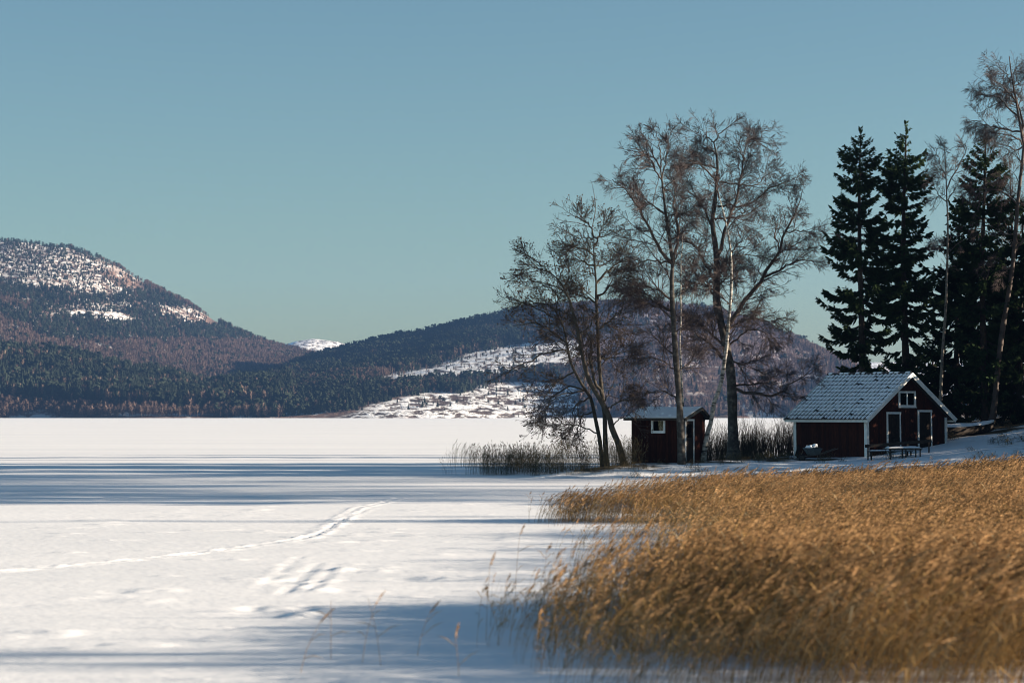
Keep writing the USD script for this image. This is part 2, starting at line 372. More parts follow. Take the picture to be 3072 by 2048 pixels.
def lake_z(X, Y):
    z = np.zeros_like(X)
    fine = (X > -16) & (X < 10) & (Y > 20) & (Y < 90)
    x, y = X[fine], Y[fine]
    h = 0.018 * (meshkit.fbm(np.stack([x / 2.6, y / 0.9, x * 0], -1), 4, 3) - 0.5)
    h += 0.010 * np.abs(meshkit.fbm(np.stack([x / 1.1, y / 0.28, x * 0 + 2], -1), 3, 21) - 0.5)
    drift = meshkit.fbm(np.stack([x / 1.5, y / 0.6, x * 0 + 5], -1), 3, 9)
    h += 0.022 * smooth(0.66, 0.82, drift)
    for pts, w, dep, seed in ((TRACK, 0.09, 0.013, 1), (TRACK_B, 0.07, 0.016, 2)):
        P = np.array([ground_at(*p) for p in pts])
        d, s = seg_dist(x, y, P)
        lump = meshkit.noise(np.stack([s / 0.22, d / 0.12, s * 0 + seed], -1), seed)
        h += -dep * (1 - 0.5 * smooth(14, 18, s)) * np.where(lump > 0.42, 2.4 * (lump - 0.30), 0.12) * np.exp(-(d / w) ** 2) + 0.030 * (lump > 0.5) * lump * np.exp(-((d - 2.0 * w) / (0.8 * w)) ** 2)
    for i, (a, b, c, e) in enumerate(PRINTS):
        P = np.array([ground_at(a, b), ground_at(c, e)])
        d, s = seg_dist(x, y, P)
        h += (-0.007 * np.exp(-(d / 0.07) ** 2) + 0.005 * np.exp(-((d - 0.16) / 0.07) ** 2)) * 2.0 * meshkit.noise(np.stack([s / 0.5, d * 0 + i, s * 0], -1), 3)
    for px, py, rx, ry, dep in ((253, 607, 0.16, 0.40, -0.10), (285, 611, 0.75, 0.9, -0.09), (304, 613, 0.25, 0.4, 0.16), (296, 616, 0.22, 0.35, 0.15), (303, 607, 0.18, 0.4, -0.12), (318, 590, 0.3, 0.5, 0.10),
                                (300, 581, 0.45, 0.8, -0.12), (312, 581, 0.3, 0.6, 0.12), (330, 570.5, 0.35, 0.4, 0.11), (346, 570.5, 0.3, 0.3, 0.10), (320, 570.5, 0.35, 0.35, -0.08), (376, 571, 0.4, 0.35, 0.09),
                                (150, 590, 0.45, 0.5, 0.13), (136, 591, 0.5, 0.45, -0.08), (140, 600, 0.5, 0.5, 0.06), (435, 578, 0.4, 0.5, 0.11), (420, 579, 0.5, 0.45, -0.06), (470, 579, 0.5, 0.4, 0.07),
                                (20, 605, 0.6, 0.3, -0.05), (54, 634, 0.3, 0.4, 0.08), (8, 636, 0.3, 0.3, 0.07), (466, 548, 0.5, 0.5, 0.07)):
        c = ground_at(px, py)
        r = np.hypot((x - c[0]) / rx, (y - c[1]) / ry)
        ragged = 0.6 + 0.8 * meshkit.noise(np.stack([x / 0.13, y / 0.3, x * 0 + px], -1), 7)
        h += 0.28 * dep * ragged * np.exp(-r ** 4)
    edge = smooth(-16, -14.5, x) * (1 - smooth(8.5, 10, x)) * smooth(20, 22, y) * (1 - smooth(84, 90, y))
    z[fine] = h * edge
    far = (Y > 15) & (Y < 200) & (np.abs(X) < 60)
    z[far] += 0.03 * nz(X[far], Y[far] * 2.5, 6.0, 8) * smooth(15, 25, Y[far]) * (1 - smooth(150, 200, Y[far])) * (1 - smooth(40, 60, np.abs(X[far])))
    return z


xs = np.unique(np.round(np.concatenate([np.linspace(-2600, -200, 16), np.linspace(-200, -16, 40), np.arange(-16, 10, 0.10), np.linspace(10, 200, 60), np.linspace(200, 2600, 16)]), 3))
ys = np.unique(np.round(np.concatenate([np.linspace(-60, 20, 12), np.arange(20, 62, 0.11), np.arange(62, 90, 0.2), np.linspace(90, 200, 90), np.linspace(200, 2600, 30)]), 3))
GX, GY = np.meshgrid(xs, ys)


def grid_faces(ny, nx):
    i, j = np.meshgrid(np.arange(ny - 1), np.arange(nx - 1), indexing='ij')
    a = i * nx + j
    q = np.stack([a, a + 1, a + nx + 1, a + nx], -1).reshape(-1, 4)
    return np.vstack([q[:, [0, 1, 2]], q[:, [0, 2, 3]]])


lake = obj('frozen_lake', (np.stack([GX, GY, lake_z(GX, GY)], -1).reshape(-1, 3), grid_faces(len(ys), len(xs))), M['lake_snow'], smooth=True,
           label='snow covered ice of the lake crossed by a ski track', cat='lake', kind='structure')

bx = np.unique(np.round(np.concatenate([np.arange(-3, 30, 0.3), np.arange(30, 60, 1.0), np.arange(60, 141, 6.0)]), 3))
by = np.unique(np.round(np.concatenate([np.arange(-32, 90, 2.5), np.arange(90, 140, 0.3), np.arange(140, 232, 3.0)]), 3))
BX, BY = np.meshgrid(bx, by)
BZ = land(BX, BY)
bank = obj('snowy_bank', (np.stack([BX, BY, BZ], -1).reshape(-1, 3), grid_faces(len(by), len(bx))), M['bank_snow'], smooth=True,
           label='low snowy shore of the point on which the huts and trees stand', cat='bank', kind='structure')


def bareness(X, Y):
    """Where dead grass and brushwood keep the ground from being white."""
    b = np.zeros(X.shape)
    for cx, cy, rx, ry, w in ((11.5, 119.5, 4.0, 3.5, 0.55), (3.5, 110.5, 3.2, 2.2, 0.4), (24, 130, 9, 5, 0.55), (9.2, 113.5, 1.6, 1.5, 0.45), (14.8, 117.2, 1.4, 1.2, 0.5), (24, 124, 3.5, 1.2, 0.4)):
        b = np.maximum(b, w * np.exp(-(((X - cx) / rx) ** 2 + ((Y - cy) / ry) ** 2)))
    return b


def vertex_float(prim, name, values):
    UsdGeom.PrimvarsAPI(prim).CreatePrimvar(name, Sdf.ValueTypeNames.FloatArray, 'vertex').Set(Vt.FloatArray.FromNumpy(np.asarray(values, np.float32).ravel()))


vertex_float(bank, 'bare', bareness(BX, BY))

# ------------------------------------------------------------------ the hills across the lake
S = 1024 / 2352.0


def profile(pts):
    p = np.array(pts, float) * S
    return p[:, 0], p[:, 1]


SKY_LEFT = profile([(-500, 520), (-250, 528), (0, 541), (60, 545), (100, 553), (160, 560), (220, 580), (270, 603), (310, 628), (340, 645), (400, 675), (450, 700), (490, 725), (530, 745), (570, 762), (610, 778), (650, 788), (700, 800), (760, 815), (840, 840), (950, 880), (1100, 930), (1300, 958)])
SKY_RIGHT = profile([(300, 958), (450, 930), (600, 860), (700, 815), (800, 790), (850, 778), (900, 767), (1000, 750), (1050, 737), (1100, 725), (1150, 714), (1180, 708), (1250, 697), (1330, 692), (1400, 687), (1480, 684), (1560, 692), (1640, 702), (1700, 717), (1760, 737), (1800, 752), (1830, 772), (1850, 792), (1870, 812), (1890, 838), (1930, 880), (2000, 915), (2200, 930), (2600, 935), (3200, 935)])
SKY_NEAR = profile([(-500, 775), (0, 785), (150, 800), (270, 830), (400, 850), (500, 878), (560, 890), (600, 898), (640, 908), (655, 930), (668, 957), (720, 962)])
SKY_FAR = profile([(480, 830), (600, 800), (650, 789), (690, 779), (720, 776), (760, 780), (790, 787), (850, 800), (1000, 830)])
YC_L, YC_R, YC_N, YC_F = 3600.0, 3050.0, 2420.0, 5200.0


def crest(X, prof, Yc, trees):
    u = W / 2 + X / Yc * FPX
    v = np.interp(u, *prof)
    return np.maximum((HORIZON - v) / FPX * Yc + CAM_Z - trees, -2)


def ridge(X, Y, prof, Yc, foot, trees, back, power=1.0):
    h = crest(X, prof, Yc, trees)
    t = np.clip((Y - foot) / (Yc - foot), 0, 1)
    front = np.where(Y < foot, -0.02 * (foot - Y), h * (t ** power) * (1.0 + 0.0 * t))
    behind = h * (1 - smooth(Yc, Yc + back, Y))
    return np.where(Y <= Yc, front, behind)


def foot_line(X):
    return 2105 + 25 * np.sin(X / 90.0) + 18 * np.sin(X / 37.0 + 1)


def hills_z(X, Y):
    f = foot_line(X)
    zl = ridge(X, Y, SKY_LEFT, YC_L, f + 120, 7, 900, 1.0)
    zr = ridge(X, Y, SKY_RIGHT, YC_R, f, 9, 700, 0.85)
    zn = ridge(X, Y, SKY_NEAR, YC_N, f, 16, 260, 0.8)
    zf = ridge(X, Y, SKY_FAR, YC_F, 4200.0, 0, 500, 1.0)
    z = np.maximum(np.maximum(zl, zr), np.maximum(zn, zf))
    # rounded granite benches
    up = smooth(0, 25, z)
    rough = 16 * nz(X, Y, 160, 1, 4) + 5 * nz(X, Y, 45, 2, 3)
    slope_fade = 1 - 0.85 * np.maximum.reduce([np.exp(-((Y - c) / 120.0) ** 2) for c in (YC_L, YC_R, YC_N, YC_F)])
    z = z + rough * up * slope_fade
    steps = 7.0
    q = z / steps
    z = np.where(z > 3, steps * (np.floor(q) + smooth(0.15, 0.85, q - np.floor(q))) * 0.45 + z * 0.55, z)
    return np.where(Y < f, np.minimum(z, -0.3), z)


hx = np.arange(-1400, 1700.1, 9.0)
hy = np.concatenate([np.arange(2040, 3700, 9.0), np.arange(3700, 5750, 40.0)])
HX, HY = np.meshgrid(hx, hy)
HZ = hills_z(HX, HY)


def to_px(X, Y, Z):
    return W / 2 + X / Y * FPX, HORIZON - (Z - CAM_Z) / Y * FPX


OPEN = [  # bare snowy and rocky ground, outlined on the hillsides
    ([(-60, 548), (90, 552), (150, 565), (220, 588), (335, 645), (315, 672), (250, 684), (150, 664), (60, 662), (-60, 650)], 0.60, 0.15, 'L'),
    ([(80, 728), (150, 716), (215, 711), (265, 716), (330, 738), (300, 741), (240, 732), (170, 728)], 1.0, 0.1, 'L'),
    ([(120, 703), (200, 697), (330, 703), (250, 708)], 0.7, 0.2, 'L'),
    ([(370, 706), (430, 708), (500, 726), (505, 742), (440, 742), (370, 722)], 0.75, 0.35, 'L'),
    ([(470, 722), (508, 728), (508, 748), (476, 748)], 1.0, 1.0, 'L'),
    ([(250, 606), (335, 640), (330, 668), (270, 660), (235, 630)], 0.72, 0.6, 'L'),
    ([(820, 884), (900, 860), (1000, 838), (1100, 806), (1190, 788), (1290, 778), (1420, 765), (1420, 846), (1250, 850), (1150, 866), (1000, 876), (900, 886)], 1.0, 0.0, 'R'),
    ([(760, 962), (870, 926), (940, 906), (1000, 898), (1060, 898), (1100, 886), (1170, 874), (1260, 876), (1330, 890), (1330, 962)], 1.0, 0.12, 'R'),
    ([(1380, 720), (1480, 715), (1520, 760), (1480, 800), (1400, 840), (1370, 800)], 0.8, 0.85, 'R'),
    ([(1540, 840), (1880, 850), (1890, 900), (1540, 890)], 0.55, 0.3, 'R'),
    ([(1780, 745), (1880, 830), (1870, 850), (1760, 800)], 0.6, 1.0, 'R'),
    ([(1330, 728), (1480, 706), (1700, 738), (1800, 770), (1868, 830), (1888, 905), (1700, 930), (1480, 925), (1330, 880)], 0.48, 0.8, 'R'),
    ([(1050, 762), (1200, 745), (1420, 730), (1420, 745), (1200, 762)], 0.4, 0.3, 'R'),
    ([(575, 894), (610, 884), (650, 886), (640, 897)], 0.7, 0.0, 'R'), ([(670, 872), (715, 868), (715, 876)], 0.6, 0.0, 'R')]


def openness(X, Y, Z):
    u, v = to_px(X, Y, Z)
    u = u / S + 14 * nz(X, Y, 60, 11) * 2; v = v / S + 10 * nz(X, Y, 50, 12) * 2
    cov, rock = np.zeros(X.shape), np.zeros(X.shape)
    for poly, c, r, side in OPEN:
        d = inside_distance(u, v, np.array(poly, float))
        m = smooth(-5, 5, d)
        cov = np.maximum(cov, c * m); rock = np.where(m > 0.3, r, rock)
    far = smooth(4300, 4500, Y)
    cov = np.maximum(cov, 0.9 * far); rock = np.where(far > 0.5, 0.0, rock)
    return cov, rock


COV, ROCK = openness(HX, HY, HZ)
hills = obj('hills', (np.stack([HX, HY, HZ], -1).reshape(-1, 3), grid_faces(len(hy), len(hx))), M['hill'], smooth=True,
            label='wooded granite hills with snow on bare ledges across the lake', cat='hills', kind='structure')
vertex_float(hills, 'cover', COV)
vertex_float(hills, 'rock', ROCK)


def far_conifer(seed, slim=0.19, tiers=8):
    r = np.random.RandomState(seed)
    v, f = [], []
    for i in range(tiers):
        t = i / tiers
        z0 = 0.10 + 0.82 * t
        rad = slim * (1 - t) ** 0.8 * (0.8 + 0.4 * r.rand()) + 0.012
        top = len(v); v.append((r.normal() * 0.01, r.normal() * 0.01, min(1.0, z0 + 0.26 * (1 - 0.5 * t))))
        n = 8; a0 = r.rand() * 6
        for k in range(n):
            q = rad * (1.15 if k % 2 else 0.5) * (0.75 + 0.5 * r.rand())
            v.append((q * math.cos(a0 + k * 2 * math.pi / n), q * math.sin(a0 + k * 2 * math.pi / n), z0 - (0.05 if k % 2 else 0) + 0.03 * r.normal()))
        f += [(top, top + 1 + k, top + 1 + (k + 1) % n) for k in range(n)]
    tr = tubes(np.array([[(0, 0, -0.05), (0, 0, 0.5)]]), np.array([[0.016, 0.008]]), 3)
    return join([(np.array(v), np.array(f)), tr])


def far_pine(seed):
    r = np.random.RandomState(seed)
    parts = [tubes(np.array([[(0, 0, -0.05), (0.01, 0, 0.5), (0, 0.01, 0.9)]]), np.array([[0.02, 0.015, 0.006]]), 3)]
    for i in range(9):
        c = np.array([r.normal() * 0.10, r.normal() * 0.10, 0.48 + 0.46 * r.rand()])
        s = trimesh.creation.icosphere(1, 1.0)
        vv = np.array(s.vertices) * (0.75 + 0.5 * r.rand(len(s.vertices), 1)) * np.array([0.115, 0.115, 0.075]) * (1.15 - 0.5 * (c[2] - 0.5))
        parts.append((vv + c, np.array(s.faces)))
    return join(parts)


def far_bare(seed, n=64, spread=0.26):
    """A leafless tree as it looks from far off: trunk, rising limbs and slivers of twigs."""
    r = np.random.RandomState(seed)
    parts = [tubes(np.array([[(0, 0, -0.05), (0.01, 0, 0.45), (0, 0.02, 0.95)]]), np.array([[0.017, 0.012, 0.003]]), 3)]
    z = 0.28 + 0.66 * r.rand(n) ** 0.9
    a = r.rand(n) * 2 * np.pi
    L = spread * (0.5 + 0.7 * r.rand(n)) * np.sin(np.clip((z - 0.15) / 0.9, 0, 1) * np.pi) ** 0.6
    p0 = np.stack([0 * z, 0 * z, z - 0.12], 1)
    p1 = np.stack([L * np.cos(a), L * np.sin(a), z + 0.10 * r.rand(n)], 1)
    w = np.stack([-np.sin(a), np.cos(a), 0 * a], 1) * 0.020
    up = np.array([0, 0, 0.022])
    v = np.stack([p0, p0 * 0.45 + p1 * 0.55 + w + up, p1, p0 * 0.45 + p1 * 0.55 - w - up], 1).reshape(-1, 3)
    i = np.arange(n)[:, None] * 4
    parts.append((v, np.vstack([i + [0, 1, 2], i + [0, 2, 3]])))
    return join(parts)


def instancer(name, protos, pos, which, scale, rot, **kw):
    """A PointInstancer: protos is a list of lists of (mesh, material)."""
    path = numbered('/World/' + name)
    pi = UsdGeom.PointInstancer.Define(stage, path)
    targets = []
    for i, meshes in enumerate(protos):
        root = UsdGeom.Xform.Define(stage, f'{path}/kind_{i:03d}')
        for j, (m, mt) in enumerate(meshes):
            usdkit.mesh(stage, f'{path}/kind_{i:03d}/piece_{j:03d}', m, mt)
        targets.append(root.GetPath())
    pi.CreatePrototypesRel().SetTargets(targets)
    n = len(pos)
    pi.CreateProtoIndicesAttr(Vt.IntArray.FromNumpy(np.asarray(which, np.int32)))
    pi.CreatePositionsAttr(Vt.Vec3fArray.FromNumpy(np.asarray(pos, np.float32)))
    sc = np.asarray(scale, np.float32)
    pi.CreateScalesAttr(Vt.Vec3fArray.FromNumpy(np.repeat(sc[:, None], 3, 1) if sc.ndim == 1 else sc))
    rot = np.asarray(rot, float)
    q = np.stack([0 * rot, 0 * rot, np.sin(rot / 2), np.cos(rot / 2)], 1).astype(np.float16)
    pi.CreateOrientationsAttr(Vt.QuathArray([Gf.Quath(float(a[3]), float(a[0]), float(a[1]), float(a[2])) for a in q]))
    return tag(pi.GetPrim(), **kw)


FAR = [[(far_conifer(1), M['far_needles'])], [(far_conifer(2, 0.16, 9), M['far_needles'])], [(far_pine(3), M['far_needles'])],
       [(far_bare(4), M['far_twigs'])], [(far_bare(5, 56, 0.32), M['far_twigs'])], [(far_bare(6, 44, 0.18), M['far_stems'])]]


def forest(name, n, x0, x1, y0, y1, accept, seed, label, cat='forest', heights=(9, 15)):
    r = np.random.RandomState(seed)
    Y = y0 + (y1 - y0) * r.rand(n) ** 0.9
    X = x0 + (x1 - x0) * r.rand(n)
    Z = hills_z(X, Y)
    u, v = to_px(X, Y, Z)
    keep = (u > -70) & (u < 1100) & (Z > 0.4)
    X, Y, Z, u, v = (a[keep] for a in (X, Y, Z, u, v))
    cov, rock = openness(X, Y, Z)
    kind, h, ok = accept(X, Y, Z, u / S, v / S, cov, r)
    ok &= r.rand(len(X)) > np.where(cov > 0.8, 0.965, 0.86) * cov
    # nothing stands where the hill hides it
    for g in np.linspace(0.72, 0.985, 14):
        zg = hills_z(X * g, Y * g)
        ok &= (Z + h - CAM_Z) / Y > (zg - CAM_Z) / (Y * g)
    h = h * (1 - 0.45 * cov)
    return instancer(name, FAR, np.stack([X, Y, Z - 0.3], 1)[ok], kind[ok], h[ok], r.rand(ok.sum()) * 6.28, label=label, cat=cat, kind='stuff')


def pick(r, n, probs):
    return np.searchsorted(np.cumsum(probs), r.rand(n) * sum(probs)).clip(0, 5)


def left_accept(X, Y, Z, u, v, cov, r):
    n = len(X)
    brown = smooth(0.0, 0.12, nz(X, Y, 130, 21) + 0.10 * smooth(740, 800, v) - 0.05 + 0.22 * ((v > 785) & (v < 885)))
    kind = np.where(r.rand(n) < 0.8 * brown, pick(r, n, [0, 0, 0, 4, 3, 1.2]), pick(r, n, [4, 3, 4, 0.3, 0.2, 0]))
    h = np.where(kind >= 3, 6 + 4 * r.rand(n), 5 + 6 * r.rand(n) ** 1.5)
    return kind, h, Y < YC_L + 60


def right_accept(X, Y, Z, u, v, cov, r):
    n = len(X)
    brown = np.clip(smooth(1150, 1420, u) + 0.9 * smooth(-0.02, 0.10, nz(X, Y, 120, 22)) * smooth(840, 880, v) + 0.3 * smooth(0, 0.1, nz(X, Y, 90, 23)), 0, 1)
    kind = np.where(r.rand(n) < 0.88 * brown, pick(r, n, [0, 0, 0, 4, 4, 1.4]), pick(r, n, [4, 4, 2, 0.2, 0.2, 0]))
    h = np.where(kind >= 3, 7 + 4 * r.rand(n), 6 + 8 * r.rand(n) ** 1.5)
    return kind, h, (Y < YC_R + 50) & (r.rand(n) > 0.58 * smooth(1340, 1500, u))


def near_accept(X, Y, Z, u, v, cov, r):
    n = len(X)
    fringe = (Y < foot_line(X) + 48)
    brown = np.clip(0.22 + 0.8 * smooth(0.03, 0.15, nz(X, Y, 45, 24)), 0, 1)
    kind = np.where(fringe, pick(r, n, [0, 0, 0, 4, 5, 0.6]), np.where(r.rand(n) < 0.5 * brown, pick(r, n, [0, 0, 0, 1, 1, 3]), pick(r, n, [5, 5, 0.8, 0, 0, 0])))
    h = np.where(fringe, 5 + 6 * r.rand(n), np.where(kind >= 3, 13 + 6 * r.rand(n), 13 + 10 * r.rand(n)))
    return kind, h, (u < 672) & (Y < YC_N + 40)


forest('hill_forest', 95000, -1150, 160, 2200, 3650, left_accept, 31, 'dark pine and birch wood covering the large snowy hill on the left')
forest('hill_forest', 80000, -260, 720, 2110, 3100, right_accept, 32, 'blue and brown wood on the long hill behind the two huts')
forest('shore_forest', 11000, -620, -200, 2100, 2470, near_accept, 33, 'dark spruce wood with rusty birches along the far left shore')
rf = np.random.RandomState(40)
fx = rf.uniform(-200, 200, 260) - 100; fy = rf.uniform(4700, 5230, 260)
fz = hills_z(fx, fy)
instancer('hill_forest', FAR, np.stack([fx, fy, fz], 1), rf.randint(0, 3, 260), 6 + 4 * rf.rand(260), rf.rand(260) * 6, label='few small pines on the distant white hilltop in the gap', cat='forest', kind='stuff')

# the air over the lake, slightly blue with distance
HAZE = 0.00004
haze_mat = usdkit.material(stage, '/World/Looks/haze', {'v': ('principled_volume', {'color': (0.20, 0.42, 0.92), 'density': HAZE, 'anisotropy': 0.1})}, [], volume='v.volume')
obj('haze', box(-2700, 2700, -65, 5800, -45, 330), haze_mat, label='thin blue winter haze over the lake and the hills', cat='haze', kind='stuff')


# ------------------------------------------------------------------ the red boathouse
def sheared(m, lean, z0):
    v = np.array(m[0], float)
    v[:, 0] -= lean * (v[:, 2] - z0)
    return v, m[1]


rngB = np.random.RandomState(5)
PHI = math.radians(40.5)
BW, BL = 6.0, 4.75                       # gable width and length
EAVE, PEAKZ = 2.73, 4.76                # underside of the roof at the wall and at the ridge
LEAN = 0.02
house = thing('boathouse', 'red wooden boathouse with snowy tiled roof, two white framed doors and a small gable window', 'boathouse', (17.15, 116.8, 0.0), PHI)


def B(m):
    return sheared(m, LEAN, 0.8)


def roof_under(a):
    return EAVE + (PEAKZ - EAVE) * (1 - abs(a - BW / 2) / (BW / 2))


def slab(poly, y0, y1):
    """A flat plate: outline in (x, z), from y0 to y1."""
    p = np.array(poly, float); n = len(p)
    v = np.vstack([np.column_stack([p[:, 0], np.full(n, y0), p[:, 1]]), np.column_stack([p[:, 0], np.full(n, y1), p[:, 1]])])
    f = [(0, i, i + 1) for i in range(1, n - 1)] + [(n, n + i + 1, n + i) for i in range(1, n - 1)]
    for i in range(n):
        j = (i + 1) % n
        f += [(i, n + i, n + j), (i, n + j, j)]
    return v, np.array(f)


def swap(m):
    """Turns an end-wall piece (x, y) into a side-wall piece."""
    v = m[0][:, [1, 0, 2]]
    return v, m[1][:, ::-1]


WIN = (2.42, 3.60, 3.22, 3.92)          # gable window: a0, a1, z0, z1
BASE = 0.2
# wall backings, 5 cm thick, behind the boards; the front one is open at the window
front_back = join([slab([(0.03, BASE), (WIN[0], BASE), (WIN[0], roof_under(WIN[0]) - 0.02), (0.03, roof_under(0.03) - 0.02)], 0.03, 0.08),
                   slab([(WIN[1], BASE), (BW - 0.03, BASE), (BW - 0.03, roof_under(BW - 0.03) - 0.02), (WIN[1], roof_under(WIN[1]) - 0.02)], 0.03, 0.08),
                   slab([(WIN[0], BASE), (WIN[1], BASE), (WIN[1], WIN[2]), (WIN[0], WIN[2])], 0.03, 0.08),
                   slab([(WIN[0], WIN[3]), (WIN[1], WIN[3]), (WIN[1], roof_under(WIN[1]) - 0.02), (BW / 2, PEAKZ - 0.02), (WIN[0], roof_under(WIN[0]) - 0.02)], 0.03, 0.08)])
wall_f = obj('wall', B(front_back), M['red_dark'], house)
wall_l = obj('wall', B(box(0.03, 0.08, 0.08, BL - 0.08, BASE, EAVE - 0.02)), M['red_dark'], house)
wall_r = obj('wall', B(box(BW - 0.08, BW - 0.03, 0.08, BL - 0.08, BASE, EAVE - 0.02)), M['red_dark'], house)
wall_b = obj('wall', B(slab([(0.03, BASE), (BW - 0.03, BASE), (BW - 0.03, EAVE), (BW / 2, PEAKZ - 0.02), (0.03, EAVE)], BL - 0.08, BL - 0.03)), M['red_dark'], house)


def boards(wall, length, width, top, place, opening=None):
    n = int(round(length / width)); w = length / n
    for i in range(n):
        a0, a1 = i * w + 0.006, (i + 1) * w - 0.006
        o = rngB.uniform(-0.004, 0.004)
        pieces = [(BASE, None)]
        if opening and a1 > opening[0] and a0 < opening[1]:
            pieces = [(BASE, opening[2]), (opening[3], None)]
        out = []
        for z0, z1 in pieces:
            if z1 is None:
                mid = [(BW / 2, top(BW / 2) - 0.02)] if length == BW and a0 < BW / 2 < a1 else []
                poly = [(a0, z0), (a1, z0), (a1, top(a1) - 0.02)] + mid + [(a0, top(a0) - 0.02)]
            else:
                poly = [(a0, z0), (a1, z0), (a1, z1), (a0, z1)]
            out.append(slab(poly, 0.004 + o, 0.027 + o))
        obj('board', B(place(join(out))), M['red_paint'] if rngB.rand() < 0.7 else M['red_dark'], wall)


boards(wall_f, BW, 0.165, roof_under, lambda m: m, WIN)
boards(wall_l, BL, 0.165, lambda a: EAVE, swap)
boards(wall_r, BL, 0.26, lambda a: EAVE, lambda m: (swap(m)[0] * [-1, 1, 1] + [BW, 0, 0], m[1]))
boards(wall_b, BW, 0.25, roof_under, lambda m: (m[0] * [1, -1, 1] + [0, BL, 0], m[1][:, ::-1]))
for a, b in ((0, 0), (BW, 0), (0, BL), (BW, BL)):      # white corner boards, two to a corner
    sa, sb = (1 if a == 0 else -1), (1 if b == 0 else -1)
    obj('corner_board', B(join([box(*sorted((a - sa * 0.022, a + sa * 0.15)), *sorted((b - sb * 0.022, b)), BASE, EAVE - 0.06), box(*sorted((a - sa * 0.0215, a)), *sorted((b, b + sb * 0.15)), BASE, EAVE - 0.06)])), M['white_paint'], house)
for k, (a0, a1, z1) in enumerate(((1.47, 2.47, 2.93), (3.80, 4.82, 3.03))):
    door = obj('door', B(box(a0 + 0.07, a1 - 0.07, -0.018, 0.0, BASE + 0.5, z1 - 0.08)), M['door_brown'], house)
    n = 5; w = (a1 - a0 - 0.14) / n
    for i in range(n):
        obj('plank', B(box(a0 + 0.07 + i * w + 0.004, a0 + 0.07 + (i + 1) * w - 0.004, -0.032, -0.018, BASE + 0.52, z1 - 0.085)), M['door_brown'], door)
    obj('frame', B(join([box(a0 - 0.015, a0 + 0.07, -0.045, 0.0, BASE + 0.4, z1 - 0.09), box(a1 - 0.07, a1 + 0.015, -0.045, 0.0, BASE + 0.4, z1 - 0.09), box(a0 - 0.03, a1 + 0.03, -0.05, 0.0, z1 - 0.09, z1 + 0.01)])), M['white_paint'], door)
    obj('handle', B(beam((a1 - 0.16, -0.06, 1.95), (a1 - 0.16, -0.06, 2.10), 0.025, 0.025, (1, 0, 0))), M['iron'], door)
a0, a1, z0, z1 = WIN
win = obj('window', B(join([box(a0 - 0.05, a0 + 0.05, -0.035, 0.05, z0 - 0.04, z1 + 0.04), box(a1 - 0.05, a1 + 0.05, -0.035, 0.05, z0 - 0.04, z1 + 0.04),
                            box(a0 + 0.05, a1 - 0.05, -0.035, 0.05, z1 - 0.05, z1 + 0.04), box(a0 + 0.05, a1 - 0.05, -0.035, 0.05, z0 - 0.04, z0 + 0.06)])), M['white_paint'], house)
mid = (a0 + a1) / 2
obj('mullion', B(box(mid - 0.035, mid + 0.035, -0.03, 0.04, z0 + 0.06, z1 - 0.05)), M['white_paint'], win)
obj('pane', B(box(a0 + 0.05, mid - 0.035, 0.005, 0.011, z0 + 0.06, z1 - 0.05)), M['pane'], win)
obj('pane', B(box(mid + 0.035, a1 - 0.05, 0.005, 0.011, z0 + 0.06, z1 - 0.05)), M['pane'], win)
obj('sill', B(box(a0 - 0.07, a1 + 0.07, -0.075, 0.0, z0 - 0.075, z0 - 0.041)), M['white_paint'], win)

# roof: a plank deck, pantiles on it, snow lying on the tiles
OVE, OVG = 0.32, 0.34
PITCH = math.atan2(PEAKZ - EAVE, BW / 2)
SLOPE = (BW / 2 + OVE) / math.cos(PITCH)
T0 = 0.05


def on_roof(s, b, h, side):
    """s metres down from the ridge, b along it, h above the deck; side -1 is the slope seen from the lake."""
    s, b, h = np.broadcast_arrays(np.asarray(s, float), b, h)
    x = BW / 2 + side * (s * math.cos(PITCH) + h * math.sin(PITCH))
    return np.stack([x, b, PEAKZ + T0 - s * math.sin(PITCH) + h * math.cos(PITCH)], -1)


def roof_grid(sv, bv, hfun, side):
    Sg, Bg = np.meshgrid(sv, bv)
    v = on_roof(Sg, Bg, hfun(Sg, Bg), side).reshape(-1, 3)
    f = grid_faces(len(bv), len(sv))
    return v, f if side > 0 else f[:, ::-1]


deck = []
for side in (-1, 1):
    c = [on_roof(s, b, h, side) for h in (-T0, 0.0) for s, b in ((0, -OVG), (SLOPE, -OVG), (SLOPE, BL + OVG), (0, BL + OVG))]
    deck.append((np.array(c), BOXF if side > 0 else BOXF[:, ::-1]))
roof = obj('roof', B(join(deck)), M['dark_wood'], house)
ROWS, COLS = 12, 22
tl, tw = (SLOPE + 0.03) / ROWS, (BL + 2 * OVG) / COLS
snow_parts = []


def pantile(u):
    return 0.022 * np.sin(u * 2 * np.pi - 0.6) + 0.03


